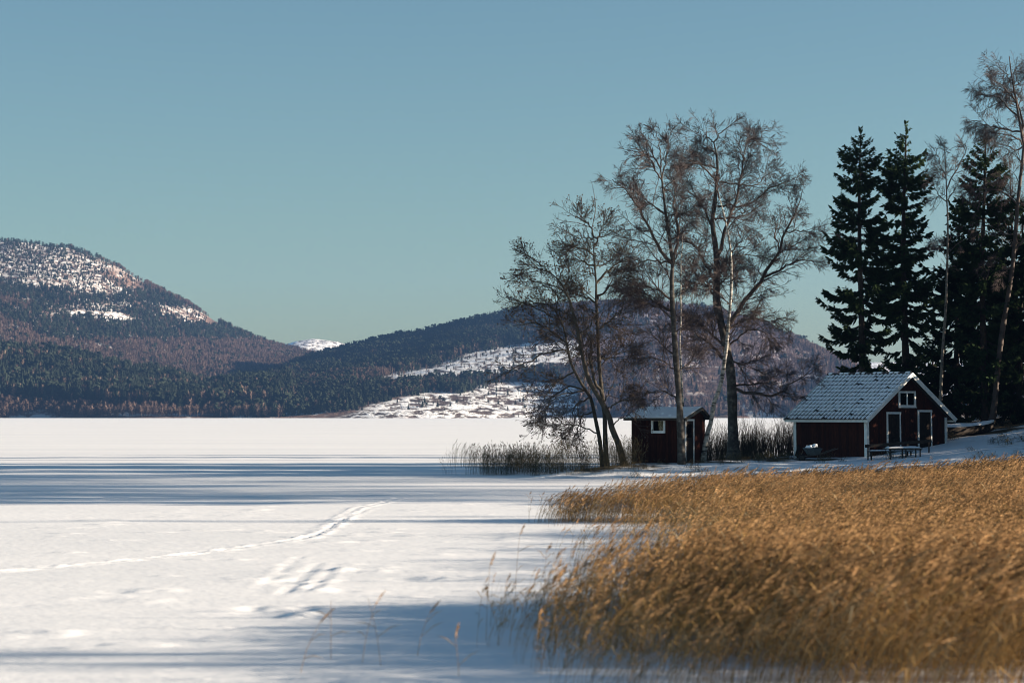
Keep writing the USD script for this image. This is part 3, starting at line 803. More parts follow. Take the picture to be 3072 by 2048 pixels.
for rI in range(ROWS):
    for cI in range(COLS):
        s0, b0 = rI * tl - 0.01, -OVG + cI * tw
        jit = rngB.uniform(-0.006, 0.006, 3)
        u = np.linspace(0, 1, 6)
        top, bot = s0 - 0.04, s0 + tl + 0.02 + jit[0]
        lift0, lift1 = 0.005, 0.028
        v = np.vstack([on_roof(np.full(6, top), b0 + u * tw * 1.02 + jit[1], pantile(u) + lift0, -1), on_roof(np.full(6, bot), b0 + u * tw * 1.02 + jit[1], pantile(u) + lift1 + jit[2], -1), on_roof(np.full(6, bot), b0 + u * tw * 1.02 + jit[1], pantile(u) + lift1 - 0.016, -1)])
        f = []
        for i in range(5):
            f += [(i, 6 + i, 7 + i), (i, 7 + i, i + 1), (6 + i, 12 + i, 13 + i), (6 + i, 13 + i, 7 + i)]
        obj('tile', B((v, np.array(f))), M['tile'], roof)
        # the snow on this tile: it stops short of the lower lip and leaves the hollow between two tiles dark
        low = rI >= ROWS - 2
        wid = (0.66 if rI == ROWS - 1 else 0.80 if low else 0.97) + rngB.uniform(-0.06, 0.03)
        sh = rngB.uniform(-0.03, 0.03)
        uv = np.linspace(0, 1, 6)
        split = rngB.uniform(0.42, 0.66)
        back = np.where(uv > split, rngB.uniform(0.055, 0.115), rngB.uniform(0.0, 0.02)) * (1.5 if low else 1)
        if rngB.rand() < 0.16 and not low:
            back = back * 0 + 0.004
        elif rngB.rand() < 0.07:
            back = back + rngB.uniform(0.03, 0.12)
        top_s = top + 0.05

        def snow_v(hh):
            out = []
            for q in range(5):
                e = q / 4
                s = top_s + (bot - back - top_s) * e
                uu = 0.02 + sh + uv * wid
                edge = np.minimum(np.minimum(uv, 1 - uv) * 5, 1)
                out.append(on_roof(s, b0 + uu * tw, pantile(uu) + lift0 + (lift1 - lift0) * e + 0.002 + hh * edge * (0.75 + 0.25 * math.sin(e * 3.1)), -1))
            return np.vstack(out)
        fs = grid_faces(5, 6)
        snow_parts.append((snow_v(0.022), fs))
snow_cover = obj('snow_cover', B(join(snow_parts)), M['snow'], roof, kind='stuff')
obj('tile_field', B(roof_grid(np.linspace(0, SLOPE, 23), np.linspace(-OVG, BL + OVG, 97), lambda s, b: pantile(((b + OVG) / tw) % 1) + 0.03 * ((s / tl) % 1), 1)), M['tile'], roof, kind='stuff')
obj('snow_cover', B(roof_grid(np.linspace(0.1, SLOPE - 0.1, 12), np.linspace(-OVG + 0.05, BL + OVG - 0.05, 30), lambda s, b: 0.085 + 0.01 * np.sin(b * 7 + s * 3), 1)), M['snow'], roof, kind='stuff')
for i in range(15):
    b0 = -OVG + i * (BL + 2 * OVG) / 15; b1 = b0 + (BL + 2 * OVG) / 15 + 0.03
    a = np.linspace(-0.1, np.pi + 0.1, 7)
    ring = [np.column_stack([BW / 2 + (0.115 + d) * np.cos(a), np.full(7, b), PEAKZ + 0.045 + (0.10 + d) * np.sin(a)]) for b, d in ((b0, 0), (b1, 0.012))]
    obj('ridge_tile', B((np.vstack(ring), grid_faces(2, 7))), M['tile'], roof)
    if i % 3 != 1:
        a = np.linspace(1.0, np.pi - 0.3, 4)
        ring = [np.column_stack([BW / 2 + 0.135 * np.cos(a), np.full(4, b), PEAKZ + 0.055 + 0.115 * np.sin(a)]) for b in (b0 + 0.05, b1 - 0.12 * rngB.rand() - 0.03)]
        obj('ridge_snow', B((np.vstack(ring), grid_faces(2, 4))), M['snow'], roof)
for side in (-1, 1):                     # barge boards on both gables, two deep, and the eaves boards
    for b, sb in ((-OVG, -1), (BL + OVG, 1)):
        p, q = on_roof(-0.02, b + sb * 0.014, -0.055, side), on_roof(SLOPE + 0.02, b + sb * 0.014, -0.055, side)
        up = np.cross(q - p, [0, 1, 0]); up = up * np.sign(up[2])
        obj('barge_board', B(beam(p, q, 0.026, 0.17, up)), M['white_paint'], roof)
        p2, q2 = on_roof(-0.02, b + sb * 0.04, 0.015, side), on_roof(SLOPE + 0.03, b + sb * 0.04, 0.015, side)
        obj('barge_board', B(beam(p2, q2, 0.024, 0.09, up)), M['white_paint'], roof)
    p, q = on_roof(SLOPE + 0.014, -OVG, -0.05, side), on_roof(SLOPE + 0.014, BL + OVG, -0.05, side)
    obj('eaves_board', B(beam(p, q, 0.026, 0.14)), M['white_paint'], roof)

# ------------------------------------------------------------------ the small shed
SPHI = math.radians(58)
SW, SL = 2.25, 2.70
s_near = at(682.5, 461, 111.6)
shed = thing('shed', 'small dark red shed with flat snowy gable roof behind the birch trunk', 'shed', (s_near[0], s_near[1], 0.0), SPHI)
SB, SE, SP, SPA = 0.3, 2.66, 3.10, 1.42   # base, eave, peak height, where the peak stands along the gable


def s_under(a):
    return SE + (SP - SE) * (a / SPA if a < SPA else max(0, 1 - (a - SPA) / (SW - SPA)))


D0, D1, DT = 0.22, 1.10, 2.60
wall = obj('wall', slab([(0.03, SB), (SW - 0.03, SB), (SW - 0.03, s_under(SW - 0.03)), (SPA, SP), (0.03, s_under(0.03))], 0.03, 0.07), M['red_dark'], shed)


def sboards(wallp, length, top, place, opening=None, width=0.15):
    n = int(round(length / width)); w = length / n
    for i in range(n):
        a0, a1 = i * w + 0.006, (i + 1) * w - 0.006
        out = []
        spans = [(SB, None)] if not (opening and a1 > opening[0] and a0 < opening[1]) else [(SB, opening[2]), (opening[3], None)]
        for z0, z1 in spans:
            poly = [(a0, z0), (a1, z0), (a1, top(a1) if z1 is None else z1), (a0, top(a0) if z1 is None else z1)]
            out.append(slab(poly, 0.004, 0.027 + rngB.uniform(-0.004, 0.002)))
        obj('board', place(join(out)), M['red_paint'] if rngB.rand() < 0.6 else M['red_dark'], wallp)


sboards(wall, SW, s_under, lambda m: m)
SWIN = (0.92, 1.62, 1.98, 2.60)
wall = obj('wall', join([box(0.03, 0.07, 0.07, SWIN[0], SB, SE), box(0.03, 0.07, SWIN[1], SL - 0.07, SB, SE), box(0.03, 0.07, SWIN[0], SWIN[1], SB, SWIN[2]), box(0.03, 0.07, SWIN[0], SWIN[1], SWIN[3], SE)]), M['red_dark'], shed)
sboards(wall, SL, lambda a: SE, swap, SWIN)
obj('wall', box(SW - 0.05, SW, 0.07, SL, SB, SE), M['red_dark'], shed)
obj('wall', box(0.07, SW - 0.05, SL - 0.05, SL, SB, SE), M['red_dark'], shed)
w0, w1, z0, z1 = SWIN
win = obj('window', join([swap(box(w0 - 0.02, w0 + 0.08, -0.03, 0.04, z0 - 0.02, z1 + 0.02)), swap(box(w1 - 0.08, w1 + 0.02, -0.03, 0.04, z0 - 0.02, z1 + 0.02)), swap(box(w0 + 0.08, w1 - 0.08, -0.03, 0.04, z1 - 0.07, z1 + 0.02)), swap(box(w0 + 0.08, w1 - 0.08, -0.03, 0.04, z0 - 0.02, z0 + 0.09))]), M['white_paint'], shed)
obj('pane', box(0.006, 0.012, w0 + 0.08, w1 - 0.08, z0 + 0.09, z1 - 0.07), M['pane'], win)
obj('sill_snow', box(-0.06, -0.031, w0 + 0.0, w1 - 0.0, z0 - 0.03, z0 + 0.03), M['snow'], win)
door = obj('door', box(D0 + 0.07, D1 - 0.07, -0.02, 0.0, 0.55, DT - 0.08), M['door_brown'], shed)
obj('frame', join([box(D0, D0 + 0.07, -0.04, 0.002, 0.45, DT - 0.08), box(D1 - 0.07, D1, -0.04, 0.002, 0.45, DT - 0.08), box(D0 - 0.01, D1 + 0.01, -0.042, 0.002, DT - 0.08, DT)]), M['white_paint'], door)
obj('pane', box(D0 + 0.20, D1 - 0.20, -0.027, -0.021, 1.75, 2.38), M['pane'], door)
obj('handle', beam((D1 - 0.15, -0.05, 1.5), (D1 - 0.15, -0.05, 1.62), 0.02, 0.02, (1, 0, 0)), M['iron'], door)
OE, OG = 0.25, 0.28


def sroof(h0, h1, inset=0.0, ny=2, wob=None):
    """The shed roof's cross-section drawn along its length."""
    sl, sr = (SP - SE) / SPA, (SP - SE) / (SW - SPA)
    xa = np.array([-OE + inset, SPA, SW + 0.18 - inset])
    za = np.array([SE - sl * (OE - inset), SP, SE - sr * (0.18 - inset)])
    parts = []
    for i in range(2):
        xx = np.linspace(xa[i], xa[i + 1], 8); zz = np.linspace(za[i], za[i + 1], 8)
        yy = np.linspace(-OG + inset, SL + OG - inset, ny)
        Xg, Yg = np.meshgrid(xx, yy); Zg = np.broadcast_to(zz, Xg.shape)
        wv = 0 if wob is None else wob(Xg, Yg)
        top = np.stack([Xg, Yg, Zg + h1 + wv], -1).reshape(-1, 3); bot = np.stack([Xg, Yg, Zg + h0], -1).reshape(-1, 3)
        nv = len(top); gf = grid_faces(ny, 8)
        border = np.concatenate([np.arange(8), 8 * np.arange(1, ny) + 7, 8 * (ny - 1) + np.arange(6, -1, -1), 8 * np.arange(ny - 2, 0, -1)])
        sf = []
        for a_, b_ in zip(border, np.roll(border, -1)):
            sf += [(a_, nv + a_, nv + b_), (a_, nv + b_, b_)]
        parts.append((np.vstack([top, bot]), np.vstack([gf, gf[:, ::-1] + nv, np.array(sf)])))
    return join(parts)


roof = obj('roof', sroof(0.005, 0.06), M['tar_paper'], shed)
obj('snow_cover', sroof(0.062, 0.085, 0.04, 20, lambda x, y: 0.03 * (meshkit.fbm(np.stack([x * 2, y * 2, x * 0], -1), 3, 2) - 0.4)), M['snow'], roof)
sl, sr = (SP - SE) / SPA, (SP - SE) / (SW - SPA)
obj('barge_board', beam((-OE, -OG - 0.012, SE - sl * OE - 0.01), (SPA, -OG - 0.012, SP - 0.01), 0.022, 0.13), M['grey_wood'], roof)
obj('barge_board', beam((SPA, -OG - 0.013, SP - 0.01), (SW + 0.18, -OG - 0.013, SE - sr * 0.18 - 0.01), 0.022, 0.13), M['dark_wood'], roof)
obj('eaves_board', beam((-OE - 0.012, -OG, SE - sl * OE), (-OE - 0.012, SL + OG, SE - sl * OE), 0.022, 0.09), M['dark_wood'], roof)


# ------------------------------------------------------------------ things round the boathouse
def lumpy(m, seed, amp, s=0.12):
    v = np.array(m[0], float)
    v = v + amp * (np.stack([meshkit.noise(v / s + k * 9.1, seed + k) for k in range(3)], -1) - 0.5) * [1, 1, 1.2]
    return v, m[1]


def snow_cap(x0, x1, y0, y1, z, h, seed, n=10):
    """Snow lying on a flat top: a cushion with a ragged rounded rim."""
    xx, yy = np.linspace(x0, x1, n), np.linspace(y0, y1, max(4, n // 2))
    Xg, Yg = np.meshgrid(xx, yy)
    e = np.minimum(np.minimum((Xg - x0) / (x1 - x0), (x1 - Xg) / (x1 - x0)) * 8, np.minimum((Yg - y0), (y1 - Yg)) / (y1 - y0) * 4).clip(0, 1)
    Z = z + h * np.sqrt(e) * (0.7 + 0.6 * meshkit.noise(np.stack([Xg * 5, Yg * 5, Xg * 0], -1), seed)) + 0.003
    return np.stack([Xg, Yg, Z], -1).reshape(-1, 3), grid_faces(len(yy), n)


# long bench with a back, in front of the gable
pL = at(868.5, 457.5, 114.6)
bz = land_z(pL[0] + 0.8, pL[1])
bench = thing('bench', 'low dark wooden bench with a long back rail before the boathouse doors', 'bench', (pL[0], pL[1], bz - 0.02), math.radians(14))
for nm, m in (('seat', box(0, 2.2, -0.18, 0.18, 0.36, 0.40)), ('backrest', beam((-0.05, 0.30, 0.62), (3.35, 0.30, 0.86), 0.03, 0.15))):
    obj(nm, m, M['dark_wood'], bench)
for x in (0.08, 2.1):
    obj('leg', beam((x, -0.14, -0.15), (x, -0.14, 0.36), 0.06, 0.06, (0, 1, 0)), M['dark_wood'], bench)
for x, h in ((0.08, 0.68), (2.1, 0.80), (3.2, 0.88)):
    obj('back_post', beam((x, 0.26, -0.2), (x, 0.26, h), 0.06, 0.05, (0, 1, 0)), M['dark_wood'], bench)
obj('snow_cover', snow_cap(0.05, 2.15, -0.17, 0.17, 0.40, 0.05, 3, 14), M['snow'], bench)
# table
pT = at(885.5, 455.5, 113.6)
tz = land_z(pT[0] + 0.9, pT[1])
table = thing('garden_table', 'snow topped wooden garden table on thin legs right of the bench', 'table', (pT[0], pT[1], tz - 0.03), math.radians(16))
for i in range(4):
    obj('plank', box(0, 1.78, -0.30 + i * 0.155, -0.155 + i * 0.155, 0.46 + 0.003 * i, 0.49 + 0.003 * i), M['grey_wood'], table)
for x, y in ((0.12, -0.25), (0.75, -0.24), (1.15, 0.22), (1.45, -0.22), (1.66, -0.25)):
    obj('leg', beam((x, y, -0.3), (x, y, 0.46), 0.05, 0.05, (0, 1, 0)), M['dark_wood'], table)
obj('apron', box(0.05, 1.73, -0.28, -0.255, 0.40, 0.455), M['dark_wood'], table)
obj('snow_cover', snow_cap(0.03, 1.75, -0.29, 0.30, 0.50, 0.07, 5, 14), M['snow'], table)
# wheelbarrow heaped with snow
pW = at(812.5, 457.0, 116.4)
wz = land_z(pW[0], pW[1])
barrow = thing('wheelbarrow', 'old metal wheelbarrow heaped with snow beside the boathouse side wall', 'wheelbarrow', (pW[0], pW[1], wz), math.radians(8))
tray_o = np.array([(-0.42, -0.30, 0.62), (0.42, -0.30, 0.60), (0.42, 0.30, 0.60), (-0.42, 0.30, 0.62), (-0.20, -0.20, 0.28), (0.28, -0.20, 0.28), (0.28, 0.20, 0.28), (-0.20, 0.20, 0.28)])
obj('tray', (np.vstack([tray_o, tray_o * [0.95, 0.93, 1] + [0, 0, 0.012]]), np.array([[0, 4, 5], [0, 5, 1], [1, 5, 6], [1, 6, 2], [2, 6, 7], [2, 7, 3], [3, 7, 4], [3, 4, 0], [4, 6, 5], [4, 7, 6],
    [8, 13, 12], [8, 9, 13], [9, 14, 13], [9, 10, 14], [10, 15, 14], [10, 11, 15], [11, 12, 15], [11, 8, 12], [12, 13, 14], [12, 14, 15], [0, 1, 9], [0, 9, 8], [1, 2, 10], [1, 10, 9], [2, 3, 11], [2, 11, 10], [3, 0, 8], [3, 8, 11]])), M['zinc'], barrow)
for y in (-0.24, 0.24):
    obj('handle', tubes(np.array([[(-0.55, y * 0.35, 0.20), (0.0, y * 0.8, 0.26), (0.5, y, 0.36), (1.20, y * 1.1, 0.60)]]), np.full((1, 4), 0.02), 6), M['grey_wood'], barrow)
    obj('leg', tubes(np.array([[(0.30, y * 0.9, 0.30), (0.36, y * 0.95, -0.06)]]), np.full((1, 2), 0.018), 6), M['iron'], barrow)
wh = trimesh.creation.torus(0.15, 0.035, major_sections=20, minor_sections=8)
wh.apply_transform(trimesh.transformations.rotation_matrix(math.pi / 2, [1, 0, 0])); wh.apply_translation([-0.52, 0, 0.15])
wheel = obj('wheel', (wh.vertices, wh.faces), M['rubber'], barrow)
hub = trimesh.creation.cylinder(0.11, 0.02); hub.apply_transform(trimesh.transformations.rotation_matrix(math.pi / 2, [1, 0, 0])); hub.apply_translation([-0.52, 0, 0.15])
obj('hub', (hub.vertices, hub.faces), M['iron'], wheel)
heap = trimesh.creation.icosphere(3, 1.0)
hv = np.array(heap.vertices) * [0.36, 0.25, 0.19] + [-0.02, 0, 0.60]
obj('snow_heap', lumpy((hv, heap.faces), 6, 0.12, 0.13), M['snow'], barrow)
obj('rubbish', lumpy((np.array(heap.vertices)[:, :] * [0.30, 0.23, 0.10] + [0.08, -0.05, 0.60], heap.faces), 8, 0.10, 0.08), M['dark_wood'], barrow)
# leaning stake and plank at the wall's far end
p0, p1 = at(799.5, 457.5, 118.5), at(803, 450, 119.2)
st = obj('stake', tubes(np.array([[p0, (p0 + p1) / 2 + [0.01, 0, 0], p1]]), np.array([[0.022, 0.02, 0.014]]), 6), M['pale_wood'], label='pale short stake leaning left of the wheelbarrow', cat='stake')
p0, p1 = at(796, 455.5, 119.5), at(800, 442.8, 120.3)
obj('plank', beam(p0, p1, 0.14, 0.03, (0, 1, 0)), M['dark_wood'], label='dark plank leaning on the far corner of the boathouse side wall', cat='plank')
# rowing boat full of snow
pB = at(957, 442.0, 123.5)
bzz = land_z(pB[0], pB[1])
boat = thing('rowing_boat', 'dark wooden rowing boat full of snow beside the right corner of the boathouse', 'boat', (pB[0], pB[1], bzz), math.radians(30))
nx = 15
tt = np.linspace(0, 1, nx); lx = -2.5 + 5.0 * tt
wy = 0.62 * np.sin(np.pi * np.clip(tt * 0.86 + 0.14, 0, 1)) ** 0.7 * np.where(tt > 0.98, 0.15, 1)
sheer = 0.40 + 0.08 * (1 - tt) ** 2 + 0.36 * tt ** 3
keel = 0.02 + 0.35 * tt ** 5
rows = []
for s_ in np.linspace(-1, 1, 9):
    a = abs(s_)
    rows.append(np.column_stack([lx, np.sign(s_) * wy * a ** 0.6, keel + (sheer - keel) * a ** 2.2]))
hull_v = np.vstack(rows)
hull = obj('hull', (np.vstack([hull_v, hull_v * [0.985, 0.93, 1] + [0, 0, 0.02]]), np.vstack([grid_faces(9, nx)[:, ::-1], grid_faces(9, nx) + 9 * nx])), M['dark_wood'], boat)
obj('transom', slab([(-wy[0], sheer[0]), (-wy[0] * 0.6, keel[0]), (wy[0] * 0.6, keel[0]), (wy[0], sheer[0])], 0, 0.03) if False else swap(slab([(-wy[0], sheer[0]), (-wy[0] * 0.55, keel[0]), (wy[0] * 0.55, keel[0]), (wy[0], sheer[0])], -2.53, -2.50)), M['grey_wood'], boat)
for s_ in (-1, 1):
    P = np.column_stack([lx, s_ * (wy + 0.015), sheer + 0.005])
    obj('gunwale', tubes(P[None], np.full((1, nx), 0.028), 5), M['dark_wood'], boat)
sg = []
for s_ in np.linspace(-0.9, 0.9, 7):
    sg.append(np.column_stack([lx * 0.985, s_ * wy, sheer + 0.03 + 0.20 * (1 - s_ * s_) - 0.1 * tt ** 4]))
obj('snow_cover', lumpy((np.vstack(sg), grid_faces(7, nx)), 12, 0.05, 0.4), M['snow'], boat, smooth=True)

# ------------------------------------------------------------------ leafless trees
RA = (1500, 350, 0.4782); RB = (1480, 900, 0.3316); RC = (1950, 750, 0.4017); RD = (1500, 600, 0.2551); RE = (2850, 150, 0.2868); RF = (2750, 550, 0.478); RG = (2400, 150, 0.6376)


def px(reg, pts):
    return [((reg[0] + reg[2] * x) / 3.0, (reg[1] + reg[2] * y) / 3.0) for x, y in pts]


def bare_tree(name, label, cat, Y0, trunk, r_trunk, limbs, rng, bark, limb_mat, twig_mat, k2=10.5, k3=10, k4=7, droop=-0.06, l2=(0.9, 2.8), l3=(0.4, 1.15), l4=(0.18, 0.5), cones=False, trunk_children=6, group=None, twig_r=0.0055, extra=6):
    """trunk: points in pixels; limbs: [(points, radius at start, lean in depth)]."""
    base = at(*trunk[0], Y0)
    bzl = land_z(base[0], base[1])
    t3 = np.array([at(*p, Y0) for p in trunk])
    t3[:, 1] += np.linspace(0, 1, len(t3)) * rng.uniform(-0.6, 0.6)
    t3[0, 2] = bzl - 0.15
    T = spline(t3, 26)
    f = np.linspace(0, 1, 26)
    TR = r_trunk[0] * (1 - f) ** 0.75 * (1 - r_trunk[1] / r_trunk[0]) + r_trunk[1]
    TR[:3] *= np.array([1.45, 1.15, 1.03])
    TR *= 1 + 0.05 * rng.normal(size=26)
    root = thing(name, label, cat, (base[0], base[1], bzl), 0, group)
    off = -np.array([base[0], base[1], bzl])
    obj('trunk', moved(tubes(T[None], TR[None], 10), off), bark, root, smooth=True)
    LP, LR = [], []
    for pts, r0, lean in limbs:
        d3 = np.array([at(*p, Y0) for p in pts])
        j = np.argmin(np.linalg.norm(T[:, [0, 2]] - d3[0, [0, 2]], axis=1))
        y0 = T[j, 1]
        run = np.concatenate([[0], np.cumsum(np.linalg.norm(np.diff(d3, axis=0), axis=1))])
        d3[:, 1] = y0 + lean * run
        d3[0] = T[j] * 0.85 + d3[0] * 0.15 if np.linalg.norm(T[j] - d3[0]) < 1.2 else d3[0]
        c = spline(d3, 14)
        w = rng.normal(size=(14, 3)) * 0.035; w[0] = 0
        c = c + w
        LP.append(c); LR.append(r0 * (1 - np.linspace(0, 1, 14)) ** 0.8 + 0.009)
    # limbs towards and away from the viewer, which the outline cannot show
    TP = T[None]
    if extra:
        e, er = grow(TP, TR[None], rng, extra, (1.6, 3.0), (40, 65), k=14, t0=0.35, t1=0.95, trop=0.03, wig=0.10, rmax=0.045, rtip=0.008, ratio=0.35)
        for c, r in zip(e, er):
            LP.append(c); LR.append(r)
    for c, r in zip(LP, LR):
        obj('limb', moved(tubes(c[None], r[None], 6), off), limb_mat, root, smooth=True)
    P1, R1 = np.array(LP), np.array(LR)
    seglen = np.linalg.norm(np.diff(P1, axis=1), axis=2).sum(1)
    a, ar = grow(P1, R1, rng, k2 * seglen / 2.6, l2, (28, 62), k=6, t0=0.18, trop=0.05 + droop * 0.5, wig=0.11, rmax=0.022, rtip=0.007, ratio=0.55)
    top = TP[:, 12:], TR[None, 12:]
    b, br = grow(*top, rng, trunk_children, l2, (35, 70), k=6, t0=0.0, trop=0.04, wig=0.11, rmax=0.022, rtip=0.007, ratio=0.45)
    A, AR = np.concatenate([a, b]), np.concatenate([ar, br])
    c3, c3r = grow(A, AR, rng, k3, l3, (25, 60), k=5, t0=0.12, trop=droop, wig=0.13, rmax=0.011, rtip=0.006, ratio=0.6)
    c4, c4r = grow(c3, c3r, rng, k4, l4, (20, 55), k=3, t0=0.15, trop=droop * 1.6, wig=0.14, rmax=0.007, rtip=twig_r, ratio=0.7)
    c5, c5r = grow(A, AR, rng, 4, l4, (20, 55), k=3, t0=0.3, trop=droop, wig=0.14, rmax=0.007, rtip=twig_r, ratio=0.7)
    obj('crown', moved(join([tubes(A, AR, 4), tubes(c3, c3r, 3), tubes(c4, c4r, 3), tubes(c5, c5r, 3)]), off), twig_mat, root)
    if cones:
        tips = c4[rng.rand(len(c4)) < 0.35][:, -1]
        o = trimesh.creation.icosphere(0, 0.028)
        n = len(tips)
        v = (np.array(o.vertices)[None] * (0.7 + 0.7 * rng.rand(n, 1, 1)) + tips[:, None]).reshape(-1, 3)
        ff = (np.array(o.faces)[None] + np.arange(n)[:, None, None] * len(o.vertices)).reshape(-1, 3)
        obj('cones', moved((v, ff), off), M['brush'], root, kind='stuff')
    return root


rt = np.random.RandomState(77)
A_TALL = px(RB, [(1022, 1452), (1012, 1200), (1008, 1050), (985, 850), (965, 650), (955, 500), (945, 250), (932, 0)]) + px(RD, [(1135, 1000), (1125, 850), (1110, 700), (1105, 560), (1108, 470), (1112, 420)])
bare_tree('alder_tree', 'tallest straight alder of the three left of the shed', 'tree', 111.8, A_TALL, (0.125, 0.018), [
    (px(RD, [(1110, 430), (1080, 310), (1000, 240), (920, 180), (875, 135)]), 0.035, 0.2), (px(RD, [(1112, 540), (1150, 470), (1165, 410), (1200, 310), (1240, 250)]), 0.035, -0.2),
    (px(RD, [(1138, 985), (1200, 890), (1300, 800), (1400, 720), (1500, 650), (1565, 595)]), 0.055, 0.25), (px(RD, [(1143, 1145), (1230, 1060), (1330, 980), (1430, 930), (1540, 915)]), 0.05, -0.35),
    (px(RD, [(1115, 1215), (1050, 1160), (950, 1110), (880, 1085), (810, 1090)]), 0.045, 0.4), (px(RD, [(1118, 890), (1060, 840), (960, 830), (880, 800)]), 0.03, -0.5),
    (px(RD, [(1115, 800), (1040, 740), (950, 690), (850, 690), (760, 700)]), 0.04, 0.3), (px(RD, [(1100, 635), (1000, 570), (900, 540), (780, 540), (690, 505)]), 0.035, -0.3),
    (px(RD, [(1135, 790), (1190, 750), (1260, 745), (1340, 700)]), 0.025, 0.6), (px(RD, [(1105, 465), (1000, 430), (900, 420), (830, 390)]), 0.025, 0.3), (px(RD, [(1158, 440), (1230, 410), (1300, 380), (1380, 370)]), 0.022, -0.4),
    (px(RB, [(975, 860), (925, 740), (895, 600), (885, 420), (850, 290), (800, 200)]), 0.08, -0.25), (px(RB, [(955, 560), (1060, 520), (1150, 470), (1250, 450)]), 0.035, 0.5), (px(RB, [(950, 260), (1030, 200), (1110, 120), (1200, 60)]), 0.04, -0.4)],
    rt, M['alder_bark'], M['alder_bark'], M['alder_twig'], droop=0.02, cones=True, k2=10.5, k3=7, k4=5)
A_LEFT = px(RB, [(990, 1410), (965, 1280), (940, 1150), (905, 980), (880, 880), (820, 790), (740, 650), (700, 560), (670, 420), (650, 300), (620, 200)]) + px(RD, [(690, 1370), (660, 1300), (680, 1180), (725, 1085)])
bare_tree('alder_tree', 'leftmost alder with low drooping boughs reaching over the ice', 'tree', 112.3, A_LEFT, (0.105, 0.018), [
    (px(RD, [(650, 1310), (560, 1240), (450, 1200), (300, 1190), (130, 1220)]), 0.035, 0.2), (px(RD, [(700, 1130), (620, 1050), (520, 1000), (400, 960), (280, 900)]), 0.03, -0.3),
    (px(RB, [(645, 370), (560, 300), (500, 240), (400, 210), (330, 205), (200, 215)]), 0.045, 0.3), (px(RB, [(672, 470), (560, 460), (430, 490), (330, 560), (200, 610), (90, 690)]), 0.04, -0.3),
    (px(RB, [(740, 670), (650, 690), (550, 760), (480, 850), (420, 960)]), 0.04, 0.4), (px(RB, [(870, 890), (760, 930), (725, 1000), (730, 1100), (700, 1200)]), 0.035, -0.4),
    (px(RB, [(890, 980), (800, 1050), (760, 1170), (720, 1290), (690, 1330)]), 0.03, 0.25), (px(RB, [(930, 1180), (830, 1150), (700, 1130), (570, 1120), (460, 1160)]), 0.03, -0.2),
    (px(RB, [(820, 790), (700, 780), (560, 850), (480, 980), (400, 1080), (340, 1110)]), 0.04, 0.1), (px(RB, [(850, 840), (720, 830), (590, 860), (500, 930), (460, 1060)]), 0.03, -0.5), (px(RB, [(600, 150), (480, 120), (350, 30), (200, 20)]), 0.03, 0.4)],
    rt, M['alder_bark'], M['alder_bark'], M['alder_twig'], droop=0.0, cones=True, k2=8, k3=7, k4=5)
A_LEAN = px(RB, [(1190, 1452), (1130, 1290), (1080, 1180), (1050, 1060), (1010, 970), (935, 845), (865, 720), (830, 600), (800, 470), (770, 300), (730, 150), (690, 0)]) + px(RD, [(780, 1100), (750, 1020), (680, 930), (600, 860)])
bare_tree('alder_tree', 'leaning alder nearest the shed with a bent foot', 'tree', 111.2, A_LEAN, (0.155, 0.02), [
    (px(RD, [(610, 870), (540, 800), (440, 730), (330, 650), (275, 605)]), 0.035, 0.1), (px(RD, [(755, 1010), (820, 930), (870, 880), (930, 800)]), 0.03, 0.3), (px(RD, [(750, 1050), (640, 1010), (520, 980), (400, 960)]), 0.03, -0.3),
    (px(RD, [(700, 950), (720, 860), (740, 780), (790, 720)]), 0.03, 0.4), (px(RD, [(600, 860), (500, 830), (380, 800), (250, 830)]), 0.025, -0.2),
    (px(RB, [(1015, 970), (1060, 960), (1120, 920), (1200, 910), (1290, 950)]), 0.035, -0.4), (px(RB, [(985, 900), (1050, 830), (1080, 780), (1110, 700)]), 0.03, 0.4), (px(RB, [(1060, 1120), (1150, 1060), (1230, 1040), (1270, 1080)]), 0.025, 0.3),
    (px(RB, [(775, 310), (860, 250), (920, 150), (990, 80)]), 0.03, -0.5), (px(RB, [(735, 150), (640, 110), (520, 60), (400, 50)]), 0.03, 0.4)],
    rt, M['alder_bark'], M['alder_bark'], M['alder_twig'], droop=0.02, cones=True, k2=8, k3=7, k4=5)

